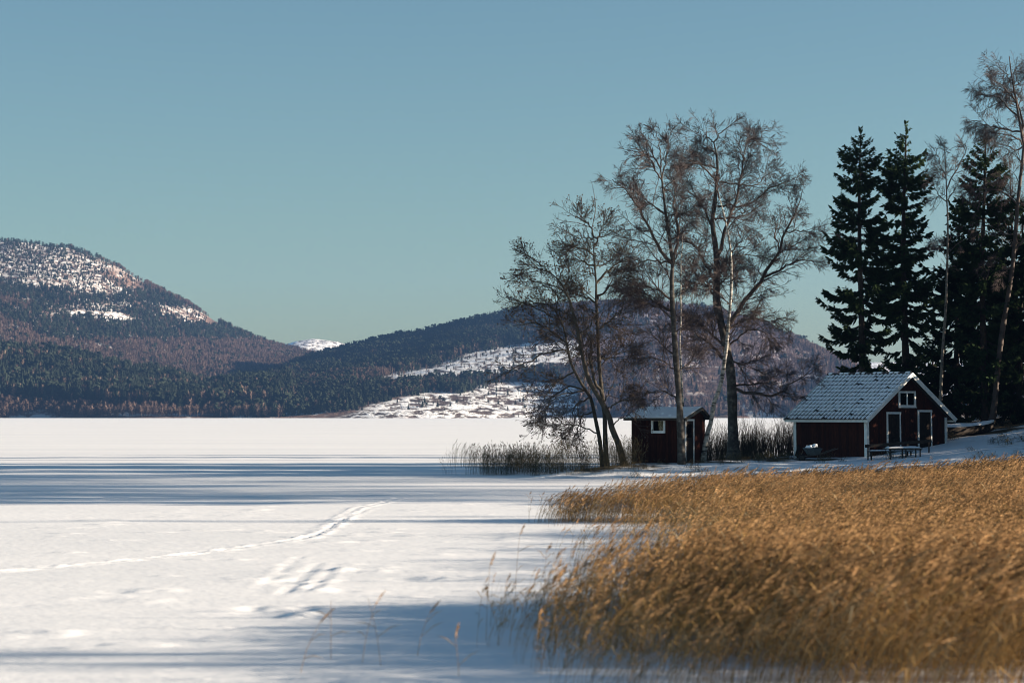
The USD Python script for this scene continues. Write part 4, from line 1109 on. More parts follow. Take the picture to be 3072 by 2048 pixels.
B_SHED = px(RC, [(238, 1490), (226, 1300), (215, 1080), (195, 850), (180, 640), (165, 420), (160, 200), (165, 90)]) + px(RA, [(1055, 740), (1030, 560), (1012, 400), (1003, 330)])
bare_tree('birch_tree', 'tall birch standing in front of the shed corner', 'tree', 110.6, B_SHED, (0.175, 0.03), [
    (px(RA, [(1003, 340), (970, 260), (930, 180), (890, 105)]), 0.035, 0.15), (px(RA, [(1005, 330), (1000, 240), (985, 160), (975, 95)]), 0.03, -0.1), (px(RA, [(1010, 370), (1035, 280), (1058, 170), (1066, 85)]), 0.03, 0.2), (px(RA, [(1000, 370), (930, 260), (880, 220), (820, 215)]), 0.03, -0.25),
    (px(RA, [(1080, 890), (1115, 760), (1110, 640), (1095, 560), (1100, 480), (1085, 400)]), 0.08, 0.25), (px(RA, [(1070, 910), (1030, 880), (985, 810), (930, 705), (870, 590), (815, 510), (750, 455), (690, 405)]), 0.075, -0.2),
    (px(RA, [(1078, 935), (1000, 905), (900, 910), (800, 945)]), 0.045, 0.3), (px(RA, [(1068, 1160), (990, 1090), (900, 1060), (820, 1090), (740, 1125)]), 0.045, -0.35), (px(RA, [(1072, 1210), (1000, 1180), (930, 1120), (850, 1095), (760, 1100)]), 0.04, 0.45),
    (px(RC, [(207, 1130), (170, 1080), (100, 1060), (20, 1060), (-60, 1090)]), 0.035, 0.2), (px(RC, [(195, 870), (100, 830), (20, 800), (-80, 810)]), 0.035, -0.4), (px(RC, [(165, 460), (80, 400), (0, 330), (-90, 300)]), 0.04, 0.3),
    (px(RA, [(1035, 600), (960, 560), (880, 480), (840, 420)]), 0.03, 0.3), (px(RA, [(1020, 450), (1090, 390), (1150, 330)]), 0.025, -0.3), (px(RA, [(1110, 640), (1180, 600), (1230, 580)]), 0.025, 0.4), (px(RA, [(1115, 740), (1170, 720), (1250, 700)]), 0.03, -0.3),
    (px(RC, [(185, 620), (260, 560), (330, 500), (380, 480)]), 0.03, -0.3), (px(RC, [(205, 900), (290, 830), (360, 760)]), 0.03, 0.3)],
    rt, M['birch_grey'], M['limb'], M['birch_twig'], k2=10.5)
B_THIN = px(RC, [(252, 1440), (248, 1200), (240, 1040), (235, 900), (228, 750), (226, 650), (235, 500), (232, 350), (236, 200), (235, 60)]) + px(RA, [(1150, 800), (1148, 700)])
bare_tree('birch_tree', 'thin birch with a sunlit stem close behind the shed birch', 'tree', 113.6, B_THIN, (0.06, 0.012), [
    (px(RA, [(1140, 900), (1190, 850), (1230, 820)]), 0.02, 0.3), (px(RA, [(1135, 1000), (1090, 950), (1040, 930)]), 0.02, -0.3), (px(RC, [(235, 300), (300, 250), (370, 240)]), 0.02, 0.3), (px(RC, [(230, 600), (290, 540), (330, 520)]), 0.018, 0.2)],
    rt, M['birch_white'], M['limb'], M['birch_twig'], k2=6, l2=(0.5, 1.4), extra=3)
B_BIG = px(RC, [(625, 1500), (616, 1250), (612, 1080), (600, 900), (570, 740), (532, 560), (502, 420), (490, 300), (500, 200), (495, 100), (490, 0)]) + px(RA, [(1335, 720), (1327, 660), (1345, 540), (1355, 400), (1362, 290), (1350, 220), (1337, 165)])
bare_tree('birch_tree', 'largest dark stemmed birch with a wide crown left of the boathouse', 'tree', 118.6, B_BIG, (0.285, 0.03), [
    (px(RA, [(1337, 170), (1290, 130), (1235, 118)]), 0.03, 0.2), (px(RA, [(1340, 165), (1380, 110), (1440, 62)]), 0.03, -0.2), (px(RA, [(1350, 230), (1300, 200), (1240, 210)]), 0.025, 0.4),
    (px(RA, [(1372, 885), (1400, 770), (1420, 680), (1450, 600), (1490, 480), (1510, 400), (1525, 300), (1545, 200), (1582, 105)]), 0.10, 0.12), (px(RA, [(1530, 280), (1500, 200), (1490, 130)]), 0.025, 0.3), (px(RA, [(1548, 190), (1610, 150), (1650, 110)]), 0.025, -0.3),
    (px(RA, [(1332, 1015), (1290, 930), (1240, 830), (1180, 790), (1120, 740)]), 0.08, -0.15), (px(RA, [(1328, 690), (1290, 600), (1240, 520), (1180, 460), (1135, 435)]), 0.06, 0.2), (px(RA, [(1355, 420), (1290, 340), (1220, 300), (1130, 260)]), 0.04, -0.3), (px(RA, [(1358, 350), (1280, 300), (1190, 270), (1110, 280)]), 0.035, 0.35),
    (px(RA, [(1425, 1330), (1490, 1210), (1560, 1120), (1640, 1020), (1700, 910), (1742, 850), (1755, 780), (1810, 680), (1850, 580), (1890, 465)]), 0.13, -0.12), (px(RA, [(1660, 1005), (1740, 970), (1820, 920), (1900, 900), (1960, 920)]), 0.055, -0.3), (px(RA, [(1748, 830), (1720, 740), (1730, 690), (1700, 620)]), 0.035, 0.2), (px(RA, [(1780, 730), (1860, 720), (1930, 730), (1985, 760)]), 0.03, -0.3), (px(RA, [(1740, 860), (1820, 830), (1900, 830)]), 0.03, 0.3),
    (px(RA, [(1375, 940), (1420, 890), (1500, 870), (1580, 860), (1660, 880)]), 0.045, 0.4), (px(RA, [(1470, 560), (1560, 550), (1650, 480), (1740, 430), (1835, 398)]), 0.05, -0.2), (px(RA, [(1500, 450), (1590, 430), (1660, 380), (1720, 330)]), 0.035, 0.3), (px(RA, [(1440, 630), (1540, 620), (1620, 560), (1680, 530)]), 0.04, 0.5),
    (px(RC, [(585, 850), (540, 800), (470, 720), (400, 670), (320, 610), (250, 575)]), 0.09, -0.1), (px(RC, [(560, 720), (470, 640), (380, 560), (300, 520), (225, 490)]), 0.07, 0.15),
    (px(RC, [(625, 1040), (720, 1065), (830, 1070), (900, 1090), (980, 1070), (1040, 1000), (1120, 950), (1210, 870)]), 0.085, -0.1), (px(RC, [(630, 1015), (740, 1000), (840, 985), (940, 985), (1010, 930)]), 0.05, 0.3),
    (px(RC, [(590, 700), (680, 630), (750, 590), (850, 620), (930, 680)]), 0.05, -0.3), (px(RC, [(560, 620), (680, 530), (800, 510), (900, 530), (1000, 500), (1110, 530)]), 0.055, 0.25), (px(RC, [(600, 820), (700, 850), (800, 820), (900, 860)]), 0.04, 0.4), (px(RC, [(500, 330), (400, 260), (300, 240), (240, 260)]), 0.045, 0.3)],
    rt, M['birch_grey'], M['limb'], M['birch_twig'], k2=10.5, extra=8)
B_WHITE = px(RC, [(392, 1525), (420, 1400), (455, 1280), (482, 1120), (512, 1050), (540, 940), (551, 850), (570, 730), (580, 600), (595, 440), (605, 300), (606, 150), (600, 0)]) + px(RA, [(1427, 720), (1400, 600), (1375, 510)])
bare_tree('birch_tree', 'slender white birch leaning across the big dark birch', 'tree', 113.2, B_WHITE, (0.125, 0.02), [
    (px(RA, [(1378, 520), (1350, 430), (1330, 350)]), 0.03, -0.3), (px(RA, [(1430, 730), (1480, 640), (1540, 580)]), 0.03, -0.3), (px(RA, [(1446, 860), (1510, 780), (1570, 740)]), 0.03, -0.4), (px(RC, [(604, 220), (680, 140), (760, 110)]), 0.03, -0.4), (px(RC, [(585, 620), (650, 560), (700, 480)]), 0.03, -0.4), (px(RC, [(598, 400), (520, 330), (470, 300)]), 0.025, -0.4)],
    rt, M['birch_white'], M['limb'], M['birch_twig'], k2=5.5, l2=(0.5, 1.5), extra=4)
B_RIGHT = [(988, 433)] + px(RF, [(480, 1450), (510, 1150), (540, 900), (590, 600), (620, 300), (632, 120)]) + px(RE, [(770, 970), (740, 850), (710, 680), (690, 560), (665, 420), (640, 300), (620, 150), (610, 70)])
bare_tree('birch_tree', 'very tall weeping birch rising highest at the right edge', 'tree', 127.5, B_RIGHT, (0.17, 0.02), [
    (px(RE, [(725, 740), (640, 620), (560, 520), (480, 480), (390, 470), (295, 430)]), 0.05, 0.2), (px(RE, [(692, 570), (600, 440), (500, 360), (400, 310), (330, 290)]), 0.04, -0.2), (px(RE, [(742, 880), (600, 840), (480, 790), (360, 770), (250, 740), (180, 780)]), 0.045, 0.2),
    (px(RE, [(770, 975), (650, 910), (550, 890), (440, 910)]), 0.04, -0.4), (px(RE, [(772, 985), (765, 700), (700, 480), (690, 300), (720, 180)]), 0.06, 0.2), (px(RE, [(745, 860), (820, 700), (860, 500), (880, 350)]), 0.05, -0.2), (px(RE, [(670, 440), (740, 330), (800, 250)]), 0.03, 0.3), (px(RE, [(650, 330), (560, 250), (500, 170)]), 0.03, -0.2),
    (px(RE, [(775, 1000), (690, 1050), (600, 1000), (500, 960)]), 0.035, 0.3), (px(RF, [(632, 130), (540, 60), (420, 40), (300, 60)]), 0.045, -0.3), (px(RF, [(625, 300), (500, 310), (400, 300)]), 0.03, 0.3), (px(RF, [(600, 560), (520, 560), (440, 540)]), 0.03, -0.3), (px(RF, [(610, 400), (700, 330), (800, 300)]), 0.05, 0.2)],
    rt, M['limb'], M['limb'], M['birch_twig'], droop=-0.16, k2=10.5, extra=7)
B_MID = px(RF, [(140, 1420), (150, 1300), (160, 1050), (180, 750), (190, 300), (182, 100)]) + px(RG, [(680, 560), (674, 480), (670, 440)])
bare_tree('birch_tree', 'thin pale birch between the spruces behind the boathouse gable', 'tree', 127.0, B_MID, (0.10, 0.015), [
    (px(RG, [(680, 580), (650, 520), (640, 460)]), 0.022, 0.2), (px(RG, [(686, 650), (730, 560), (770, 470), (720, 440)]), 0.03, -0.2), (px(RG, [(684, 620), (640, 560), (620, 520)]), 0.02, 0.4), (px(RG, [(690, 740), (640, 680), (610, 620)]), 0.022, -0.3), (px(RG, [(688, 700), (740, 640), (780, 560)]), 0.025, 0.3)],
    rt, M['birch_dim'], M['limb'], M['birch_twig'], k2=6, l2=(0.5, 1.4), extra=5)


# ------------------------------------------------------------------ spruces
def spruce(height, rmax, seed, bare=0.04, nb=232, gap=0.0, top_w=0.35):
    """Trunk and boughs of a spruce: boughs sweep out and down, tips turn up, and twigs hang from them."""
    r = np.random.RandomState(seed)
    k = 14
    zt = np.linspace(0, height, k)
    trunk = np.column_stack([0.08 * np.sin(zt / 3 + seed), 0.08 * np.cos(zt / 2.7 + seed), zt - 0.15 * (zt == 0)])
    tr = tubes(trunk[None], (0.21 * height / 16 * (1 - zt / height) ** 0.8 + 0.02)[None], 8)
    t = np.clip(np.sort(bare + (0.995 - bare) * r.rand(nb) ** 0.92) + 0.0, 0, 0.995)
    keep = r.rand(nb) > gap * np.clip((meshkit.noise(np.column_stack([t * 9, t * 0, t * 0 + seed]), seed) - 0.45) * 4, 0, 1)
    t = t[keep]; nb = len(t)
    z = t * height
    prof = np.minimum(1.0, (1 - t) / 0.40) ** 0.55 * (0.86 + 0.14 * np.sin(t * 14 + seed)) * (1 - 0.25 * np.exp(-(t / 0.12) ** 2))
    L = rmax * np.maximum(prof, 0.10 * top_w) * (0.60 + 0.46 * r.rand(nb))
    az = r.rand(nb) * 2 * np.pi
    out = np.stack([np.cos(az), np.sin(az), 0 * az], 1)
    el = np.radians(35 * (t - 0.45) + r.normal(size=nb) * 7)          # upper boughs rise, lower ones fall
    s = np.linspace(0, 1, 6)
    drop = -0.30 * np.sin(s * np.pi * 0.75)[None, :] * (1.1 - t)[:, None] + 0.16 * s[None] ** 3
    P = np.stack([L[:, None] * s * np.cos(el)[:, None] * out[:, 0:1], L[:, None] * s * np.cos(el)[:, None] * out[:, 1:2],
                  z[:, None] + L[:, None] * (s * np.sin(el)[:, None] + drop)], -1)
    P += np.stack([np.interp(z, zt, trunk[:, 0]), np.interp(z, zt, trunk[:, 1]), 0 * z], -1)[:, None]
    bough = tubes(P, np.clip(0.022 * L, 0.008, 0.045)[:, None] * (1 - 0.8 * s)[None], 3)
    # sprays: flat leaf-like blades of needles along each bough, to both sides and hanging
    n = np.maximum((L * 60).astype(int), 16)
    idx = np.repeat(np.arange(nb), n)
    m = len(idx)
    q = 0.10 + 0.90 * r.rand(m) ** 0.75
    f = q * 5; i0 = np.minimum(f.astype(int), 4); w = (f - i0)[:, None]
    p0 = P[idx, i0] * (1 - w) + P[idx, i0 + 1] * w
    T = norm(P[idx, i0 + 1] - P[idx, i0])
    side = np.cross(T, [0, 0, 1.0]) * np.where(r.rand(m) < 0.5, 1, -1)[:, None]
    hang = (r.rand(m) < 0.6)[:, None]
    d = norm(T * (0.6 + 0.4 * r.rand(m, 1)) + side * (0.3 + 0.8 * r.rand(m, 1)) + np.array([0, 0, 1.0]) * np.where(hang, -0.5 - 0.8 * r.rand(m, 1), 0.15 * r.normal(size=(m, 1))))
    ln = (0.16 + 0.26 * r.rand(m))[:, None] * np.clip(L[idx] / 1.2, 0.5, 1.15)[:, None] * (1.1 - 0.3 * q)[:, None]
    wd = norm(np.cross(d, r.normal(size=(m, 3)))) * ln * 0.19
    V = np.stack([p0, p0 + d * ln * 0.45 + wd, p0 + d * ln, p0 + d * ln * 0.5 - wd], 1).reshape(-1, 3)
    o = np.arange(m)[:, None] * 4
    F = np.vstack([o + [0, 1, 2], o + [0, 2, 3]])
    # short upright tuft at the very top
    nt = 40
    zt_ = height * (0.955 + 0.06 * r.rand(nt)); at_ = r.rand(nt) * 6.28
    dv = np.column_stack([np.cos(at_) * 0.5, np.sin(at_) * 0.5, 0.4 + 0.6 * r.rand(nt)]) * 0.26
    pv = np.column_stack([np.full(nt, np.interp(height, zt, trunk[:, 0])), np.full(nt, np.interp(height, zt, trunk[:, 1])), zt_])
    wv = norm(np.cross(dv, r.normal(size=(nt, 3)))) * 0.06
    V2 = np.stack([pv, pv + dv * 0.5 + wv, pv + dv, pv + dv * 0.5 - wv], 1).reshape(-1, 3)
    o2 = np.arange(nt)[:, None] * 4
    return tr, bough, join([(V, F), (V2, np.vstack([o2 + [0, 1, 2], o2 + [0, 2, 3]]))])


def place_spruce(pxx, top_py, Y, rmax, seed, label, group=None, nb=263, gap=0.5, lean=0.0):
    x = at(pxx, 0, Y)[0]
    z0 = land_z(x, Y)
    h = at(pxx, top_py, Y)[2] - z0
    tr, bg, nd = spruce(h, rmax, seed, nb=nb, gap=gap)
    root = thing('spruce_tree', label, 'tree', (x, Y, z0), 0.3 * seed, group)
    obj('trunk', join([tr, bg]), M['spruce_bark'], root)
    obj('crown', nd, M['needles'], root)


place_spruce(861, 133, 127.5, 2.52, 1, 'dark spruce whose top stands leftmost above the boathouse roof', nb=278, gap=0.45)
place_spruce(905, 126, 129.0, 2.41, 2, 'tall dark spruce second from the left above the boathouse ridge', nb=270, gap=0.45)
place_spruce(984, 131, 128.5, 2.46, 3, 'dark spruce with a pointed top right of the thin pale birch', nb=278, gap=0.45)
place_spruce(958, 205, 131.5, 2.35, 5, 'brownish spruce close behind the thin pale birch', nb=253, gap=0.45)
place_spruce(1021, 205, 129.5, 2.58, 6, 'spruce cut by the right edge under the weeping birch', nb=270, gap=0.45)
place_spruce(1003, 265, 136.0, 2.35, 7, 'low spruce between the pointed spruce and the right edge', nb=202, gap=0.45)
place_spruce(932, 330, 139.0, 2.02, 8, 'smaller spruce standing farther back right of the boathouse ridge', nb=104, gap=0.5)

# the wood that goes on to the right of the picture, along the shore
wr = np.random.RandomState(9)


def pine(seed, height=16.0):
    r = np.random.RandomState(seed)
    k = 12; zt = np.linspace(0, height, k)
    trunk = np.column_stack([0.15 * np.sin(zt / 4 + seed), 0.15 * np.cos(zt / 3.3), zt - 0.2])
    tr = tubes(trunk[None], (0.19 * (1 - zt / height) ** 0.7 + 0.02)[None], 8)
    P, R = grow(trunk[None, 5:], np.full((1, 7), 0.06), r, 44, (1.2, 2.6), (55, 85), k=5, trop=0.06, wig=0.12, rmax=0.05, rtip=0.01)
    P2, R2 = grow(P, R, r, 6, (0.5, 1.0), (25, 60), k=4, t0=0.35, trop=0.08, wig=0.2, rmax=0.02, rtip=0.006)
    n = len(P2) * 7
    p0 = np.repeat(P2[:, -1], 7, 0) + r.normal(size=(n, 3)) * 0.16
    d = norm(r.normal(size=(n, 3)) + [0, 0, 0.4]) * (0.22 + 0.2 * r.rand(n, 1))
    w = norm(np.cross(d, r.normal(size=(n, 3)))) * 0.07
    V = np.stack([p0, p0 + d * 0.5 + w, p0 + d, p0 + d * 0.5 - w], 1).reshape(-1, 3)
    o = np.arange(n)[:, None] * 4
    return [(join([tr, tubes(P, R, 4), tubes(P2, R2, 3)]), M['pine_bark']), ((V, np.vstack([o + [0, 1, 2], o + [0, 2, 3]])), M['needles'])]


def wood_birch(seed, height=15.0):
    r = np.random.RandomState(seed)
    zt = np.linspace(0, height, 16)
    trunk = np.column_stack([0.25 * np.sin(zt / 5 + seed), 0.2 * np.cos(zt / 4), zt - 0.2])
    TR = 0.15 * (1 - zt / height) ** 0.8 + 0.015
    P, R = grow(trunk[None, 4:], TR[None, 4:], r, 26, (1.8, 3.6), (30, 55), k=8, trop=0.05, wig=0.1, rmax=0.045, rtip=0.008)
    A, AR = grow(P, R, r, 9, (0.6, 1.6), (25, 55), k=4, trop=-0.03, wig=0.18, rmax=0.015, rtip=0.006)
    C, CR = grow(A, AR, r, 6, (0.3, 0.8), (25, 55), k=3, trop=-0.08, wig=0.2, rmax=0.008, rtip=0.005)
    return [(join([tubes(trunk[None], TR[None], 8), tubes(P, R, 5)]), M['birch_grey']), (join([tubes(A, AR, 3), tubes(C, CR, 3)]), M['birch_twig'])]


def wood_spruce(seed):
    a, b, c = spruce(15.0, 2.2, seed, nb=201, gap=0.4)
    return [(join([a, b]), M['spruce_bark']), (c, M['needles'])]


WOOD = [pine(1), pine(2), wood_birch(3), wood_birch(4), wood_spruce(11)]
PLACES = [  # x, y, kind, size
    (35, 77.2, 0, 1.0), (41, 79, 3, 1.05), (47, 81.5, 0, 1.0), (37, 83.5, 2, 1.0), (44, 85, 3, 1), (36, 87.2, 0, 1.05), (52, 88, 3, 1.05), (39, 90.0, 1, 1.0), (47, 91.5, 0, 1.1), (35, 93, 2, 0.95), (42, 95.2, 2, 1.0),
    (36, 98.5, 3, 1), (50, 97.0, 0, 1.0), (33, 102.5, 3, 1.0), (41, 104.0, 0, 1.0), (36, 107.0, 1, 1.05), (30, 110.0, 0, 0.9), (46, 108.5, 1, 1.0), (55, 103, 3, 1.1),
    (31, 117.5, 4, 1.0), (35, 119.5, 4, 1.05), (31, 122.0, 2, 1.0), (38, 124.0, 4, 1.0), (33, 126.5, 4, 1.1), (30, 131.0, 4, 1.0), (36, 132.5, 2, 1.1), (41, 129.0, 4, 1.0), (34, 138.0, 4, 1.1), (29, 141.0, 2, 1.0), (45, 137.0, 4, 1.0),
    (30, 111.6, 4, 0.46), (31, 113.0, 4, 0.44), (29.5, 114.3, 4, 0.42), (29, 110.6, 4, 0.42), (33, 112.2, 4, 0.5), (40, 78.2, 0, 1.05), (50, 80.5, 3, 1.1), (39, 82.0, 0, 1.0), (55, 84, 2, 1.1), (34, 84.8, 1, 0.95), (48, 86.5, 3, 1.1), (41, 88.6, 0, 1.0), (33, 89.5, 3, 0.9), (55, 91.0, 0, 1.2), (44, 93.6, 1, 1.05), (38, 95, 2, 1), (56, 94.5, 1, 1.1), (44, 99.5, 2, 1.05), (38, 100.8, 1, 1.0), (52, 101, 3, 1.1), (46, 105.5, 1, 1.05), (34, 105.8, 2, 0.9), (52, 107.0, 0, 1.1), (40, 108.8, 2, 1), (37, 150.0, 2, 1.0), (35, 160.0, 4, 1.0), (42, 158.0, 4, 1.1), (44, 168.0, 4, 1.0),
    (44, 63.8, 2, 0.85), (46, 66.5, 3, 0.6), (33, 113.2, 4, 0.6), (27, 104.4, 4, 0.34), (28, 105.6, 4, 0.38), (26.5, 107.0, 4, 0.33), (28.5, 108.2, 4, 0.4), (27, 109.3, 4, 0.36), (29, 106.3, 4, 0.42), (28.5, 117.6, 4, 0.55), (29.5, 118.8, 4, 0.6), (30, 116.6, 4, 0.55), (31, 120.6, 4, 0.7), (32, 112.2, 4, 0.58), (34, 114.2, 4, 0.6), (32, 115.2, 4, 0.55), (31, 110.9, 4, 0.55),
    (24, 28.2, 2, 0.6325), (26.5, 27.2, 3, 0.6325), (25, 24.4, 2, 0.575), (28, 23.6, 3, 0.69), (16, 25.6, 4, 0.22), (17, 28.0, 4, 0.24), (18, 30.4, 4, 0.2), (29, 122.5, 4, 0.42), (30, 124.0, 4, 0.44), (31, 125.4, 4, 0.42), (28.8, 121.4, 4, 0.4), (30, 126.4, 4, 0.4),
    ]
pl = np.array(PLACES)
instancer('shore_wood', WOOD, np.column_stack([pl[:, 0], pl[:, 1], land(pl[:, 0], pl[:, 1]) - 0.1]), pl[:, 2].astype(int), pl[:, 3], wr.rand(len(pl)) * 6.28,
          label='mixed wood of pines, spruces and birches along the shore at the right', cat='wood', kind='stuff')


# ------------------------------------------------------------------ reeds, grass and brush
def reed_clump(seed, n=14, spread=0.34, height=(0.78, 1.15), lean=0.42, plumes=0.72, leaf=4):
    """Dead reeds that lean over to the right with their one-sided plumes."""
    r = np.random.RandomState(seed)
    h = r.uniform(*height, n)
    p0 = np.column_stack([r.normal(size=n) * spread, r.normal(size=n) * spread, np.full(n, -0.05)])
    k = 5; s = np.linspace(0, 1, k)
    a = r.normal(size=n) * 0.9
    ln = np.abs(lean + r.normal(size=n) * 0.16)
    dirx = np.column_stack([np.cos(a * 0.6), np.sin(a * 0.6)])
    bend = ln[:, None] * h[:, None] * (0.35 * s[None] + 0.65 * s[None] ** 2)
    P = np.stack([p0[:, 0:1] + dirx[:, 0:1] * bend, p0[:, 1:2] + dirx[:, 1:2] * bend, p0[:, 2:3] + h[:, None] * s[None] * (1 - 0.12 * ln[:, None] * s[None])], -1)
    stems = tubes(P, (0.0032 * (1 - 0.45 * s))[None].repeat(n, 0), 3)
    # leaves: long thin blades
    m = n * leaf
    idx = np.repeat(np.arange(n), leaf)
    t = r.uniform(0.25, 0.9, m); f = t * (k - 1); i0 = np.minimum(f.astype(int), k - 2); w = (f - i0)[:, None]
    q = P[idx, i0] * (1 - w) + P[idx, i0 + 1] * w
    la = r.normal(size=m) * 1.0
    L = r.uniform(0.18, 0.42, m)[:, None]
    d = np.column_stack([np.cos(la), np.sin(la) * 0.8, r.uniform(-0.1, 0.8, m)])
    d = norm(d)
    wd = norm(np.cross(d, [0, 0, 1.0])) * 0.008
    midp = q + d * L * 0.5 + [0, 0, 0.02]; tip = q + d * L + np.column_stack([0 * t, 0 * t, -0.10 * r.rand(m)])
    V = np.stack([q - wd * 0.5, q + wd * 0.5, midp + wd, midp - wd, tip], 1).reshape(-1, 3)
    o = np.arange(m)[:, None] * 5
    leaves = (V, np.vstack([o + [0, 1, 2], o + [0, 2, 3], o + [3, 2, 4]]))
    # plumes: loose one-sided brushes bending over at the top
    pn = np.nonzero(r.rand(n) < plumes)[0]
    per = 12
    idx = np.repeat(pn, per); m = len(idx)
    u = np.tile(np.linspace(0, 1, per), len(pn))
    size = (0.14 + 0.10 * r.rand(n))[idx]
    tdir = norm(P[:, -1] - P[:, -2])[idx]
    b0 = P[idx, -1] + tdir * (u * size - 0.05)[:, None] + np.column_stack([u ** 2 * 0.05, 0 * u, -u ** 2 * 0.03])
    d = norm(tdir * 0.7 + np.column_stack([0.5 + 0.5 * r.rand(m), r.normal(size=m) * 0.5, -0.55 + 0.5 * r.rand(m)])) * (0.04 + 0.045 * np.sin(np.clip(u + 0.15, 0, 1) * np.pi))[:, None]
    wv = norm(np.cross(d, r.normal(size=(m, 3)))) * 0.0085
    V = np.stack([b0, b0 + d * 0.5 + wv, b0 + d, b0 + d * 0.5 - wv], 1).reshape(-1, 3)
    o = np.arange(m)[:, None] * 4
    pl_ = (V, np.vstack([o + [0, 1, 2], o + [0, 2, 3]])) if m else None
    return stems, leaves, pl_


def reed_kind(seed, stem_mat, plume_mat, **kw):
    s, l, p = reed_clump(seed, **kw)
    return [(join([s, l]), stem_mat)] + ([(p, plume_mat)] if p is not None else [])


BEDS = [np.array(p, float) for p in (
    [(-0.2, 23.2), (-0.2, 29), (-0.1, 32), (0.25, 34.2), (1.2, 35.6), (3.0, 36.2), (6, 37.0), (11, 38), (16, 37), (18, 33), (15, 23.2)],
    [(0.75, 62.3), (1.1, 64.4), (3.2, 65.4), (7, 66.5), (22, 67.5), (22, 63.0), (10, 62.5), (4, 61.8)],
    [(9.5, 37), (9.0, 45), (9.5, 56), (9.0, 66), (5.5, 72), (3.2, 76.0), (4.5, 78.5), (8, 80), (13, 83), (19, 93), (24, 97), (30, 92), (34, 80), (34, 60), (26, 44), (18, 37)])]
rr = np.random.RandomState(12)
REEDS = [reed_kind(100 + i, M['reed'], M['reed_plume']) for i in range(6)] + [reed_kind(110 + i, M['reed_grey'], M['reed_plume'], plumes=0.4, n=16) for i in range(3)] + \
    [reed_kind(120 + i, M['reed'], M['reed_plume'], lean=0.75, n=12, height=(0.7, 1.3)) for i in range(2)] + [reed_kind(130, M['reed_grey'], M['reed_plume'], lean=1.1, n=10, plumes=0.3)]
N = 60000
Yc_ = rr.uniform(23.4, 97, N); Xc_ = rr.uniform(-1.5, 1.0, N) * 0 + rr.uniform(-2.0, 1, N) * 0 + rr.rand(N) * (0.235 * Yc_ + 2.5) - 1.4
Yw_ = Yc_ + 1.6 * nz(Xc_, Yc_ * 0, 2.4, 57)
Dp = np.max([inside_distance(Xc_, Yw_, p) for p in BEDS], axis=0)
dens = smooth(-0.4, 0.6, Dp + 1.1 * nz(Xc_, Yc_, 1.6, 51))
patch = 0.62 + 1.3 * nz(Xc_, Yc_, 1.6, 52)
dens *= np.clip(patch, 0.15, 1) * (0.55 + 0.45 * smooth(25.5, 28.5, Yc_ + 1.2 * nz(Xc_, Yc_, 1.5, 53)))
dens = np.maximum(dens, (0.022 * smooth(0.3, 1.2, Xc_) + 0.04 * smooth(1.5, 3.2, Xc_) + 0.34 * smooth(3.0, 7.0, Xc_)) * smooth(33, 35, Yc_) * (1 - smooth(61, 63, Yc_)) * (0.5 + 2.0 * np.clip(nz(Xc_, Yc_, 1.1, 59) + 0.25, 0, 1)))
dens *= np.where(Yc_ < 37, 0.24 + 0.76 * smooth(-0.2, 3.0, Xc_ - 0.02 * (Yc_ - 25)), 1.0)
area_w = (0.235 * Yc_ + 2.5) / 25.0
ok = rr.rand(N) < dens * area_w * 0.48
Xr, Yr, Dr = Xc_[ok], Yc_[ok], Dp[ok]
hs = (1.0 + 0.35 * nz(Xr, Yr, 3.5, 54) + 0.5 * nz(Xr * 0.1, Yr, 0.7, 58) + 0.12 * rr.normal(size=len(Xr))) * (0.84 + 0.16 * smooth(0, 1.5, Dr)) * np.where(Yr > 58, 0.80 + 0.25 * smooth(5, 20, Xr), 0.82 + 0.32 * smooth(0.0, 3.6, Xr))
hs = np.clip(hs, 0.5, 1.25)
instancer('reed_bed', REEDS, np.column_stack([Xr, Yr, 0 * Xr]), rr.randint(0, len(REEDS), len(Xr)), np.column_stack([hs, hs, hs]), rr.normal(size=len(Xr)) * 0.35,
          label='broad bed of golden dead reeds leaning right on the near ice', cat='reeds', kind='stuff')

# reeds on the ice at the tip of the point
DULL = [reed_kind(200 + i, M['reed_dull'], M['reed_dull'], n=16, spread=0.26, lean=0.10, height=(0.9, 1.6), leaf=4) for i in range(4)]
pts = []
for c_px, c_py, sx, sy, n in ((508, 473, 1.15, 1.4, 36), (528, 471, 0.9, 1.6, 32), (478, 468, 0.5, 1.2, 6), (462, 466, 0.7, 1.5, 5), (497, 474, 0.5, 0.8, 16)):
    c = ground_at(c_px, c_py)
    pts.append(np.column_stack([c[0] + rr.normal(size=n) * sx * 0.8, c[1] + rr.normal(size=n) * sy]))
pts = np.vstack(pts)
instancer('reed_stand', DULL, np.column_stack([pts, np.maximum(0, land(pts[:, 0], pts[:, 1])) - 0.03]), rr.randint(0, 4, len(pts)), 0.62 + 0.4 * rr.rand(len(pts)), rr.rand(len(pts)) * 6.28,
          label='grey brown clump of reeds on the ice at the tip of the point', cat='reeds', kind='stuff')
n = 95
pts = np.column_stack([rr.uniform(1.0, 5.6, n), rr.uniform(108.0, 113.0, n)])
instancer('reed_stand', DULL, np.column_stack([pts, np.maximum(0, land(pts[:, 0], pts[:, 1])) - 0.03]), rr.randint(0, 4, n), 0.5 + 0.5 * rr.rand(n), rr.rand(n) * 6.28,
          label='dull reeds and dead stalks round the feet of the alders', cat='reeds', kind='stuff')


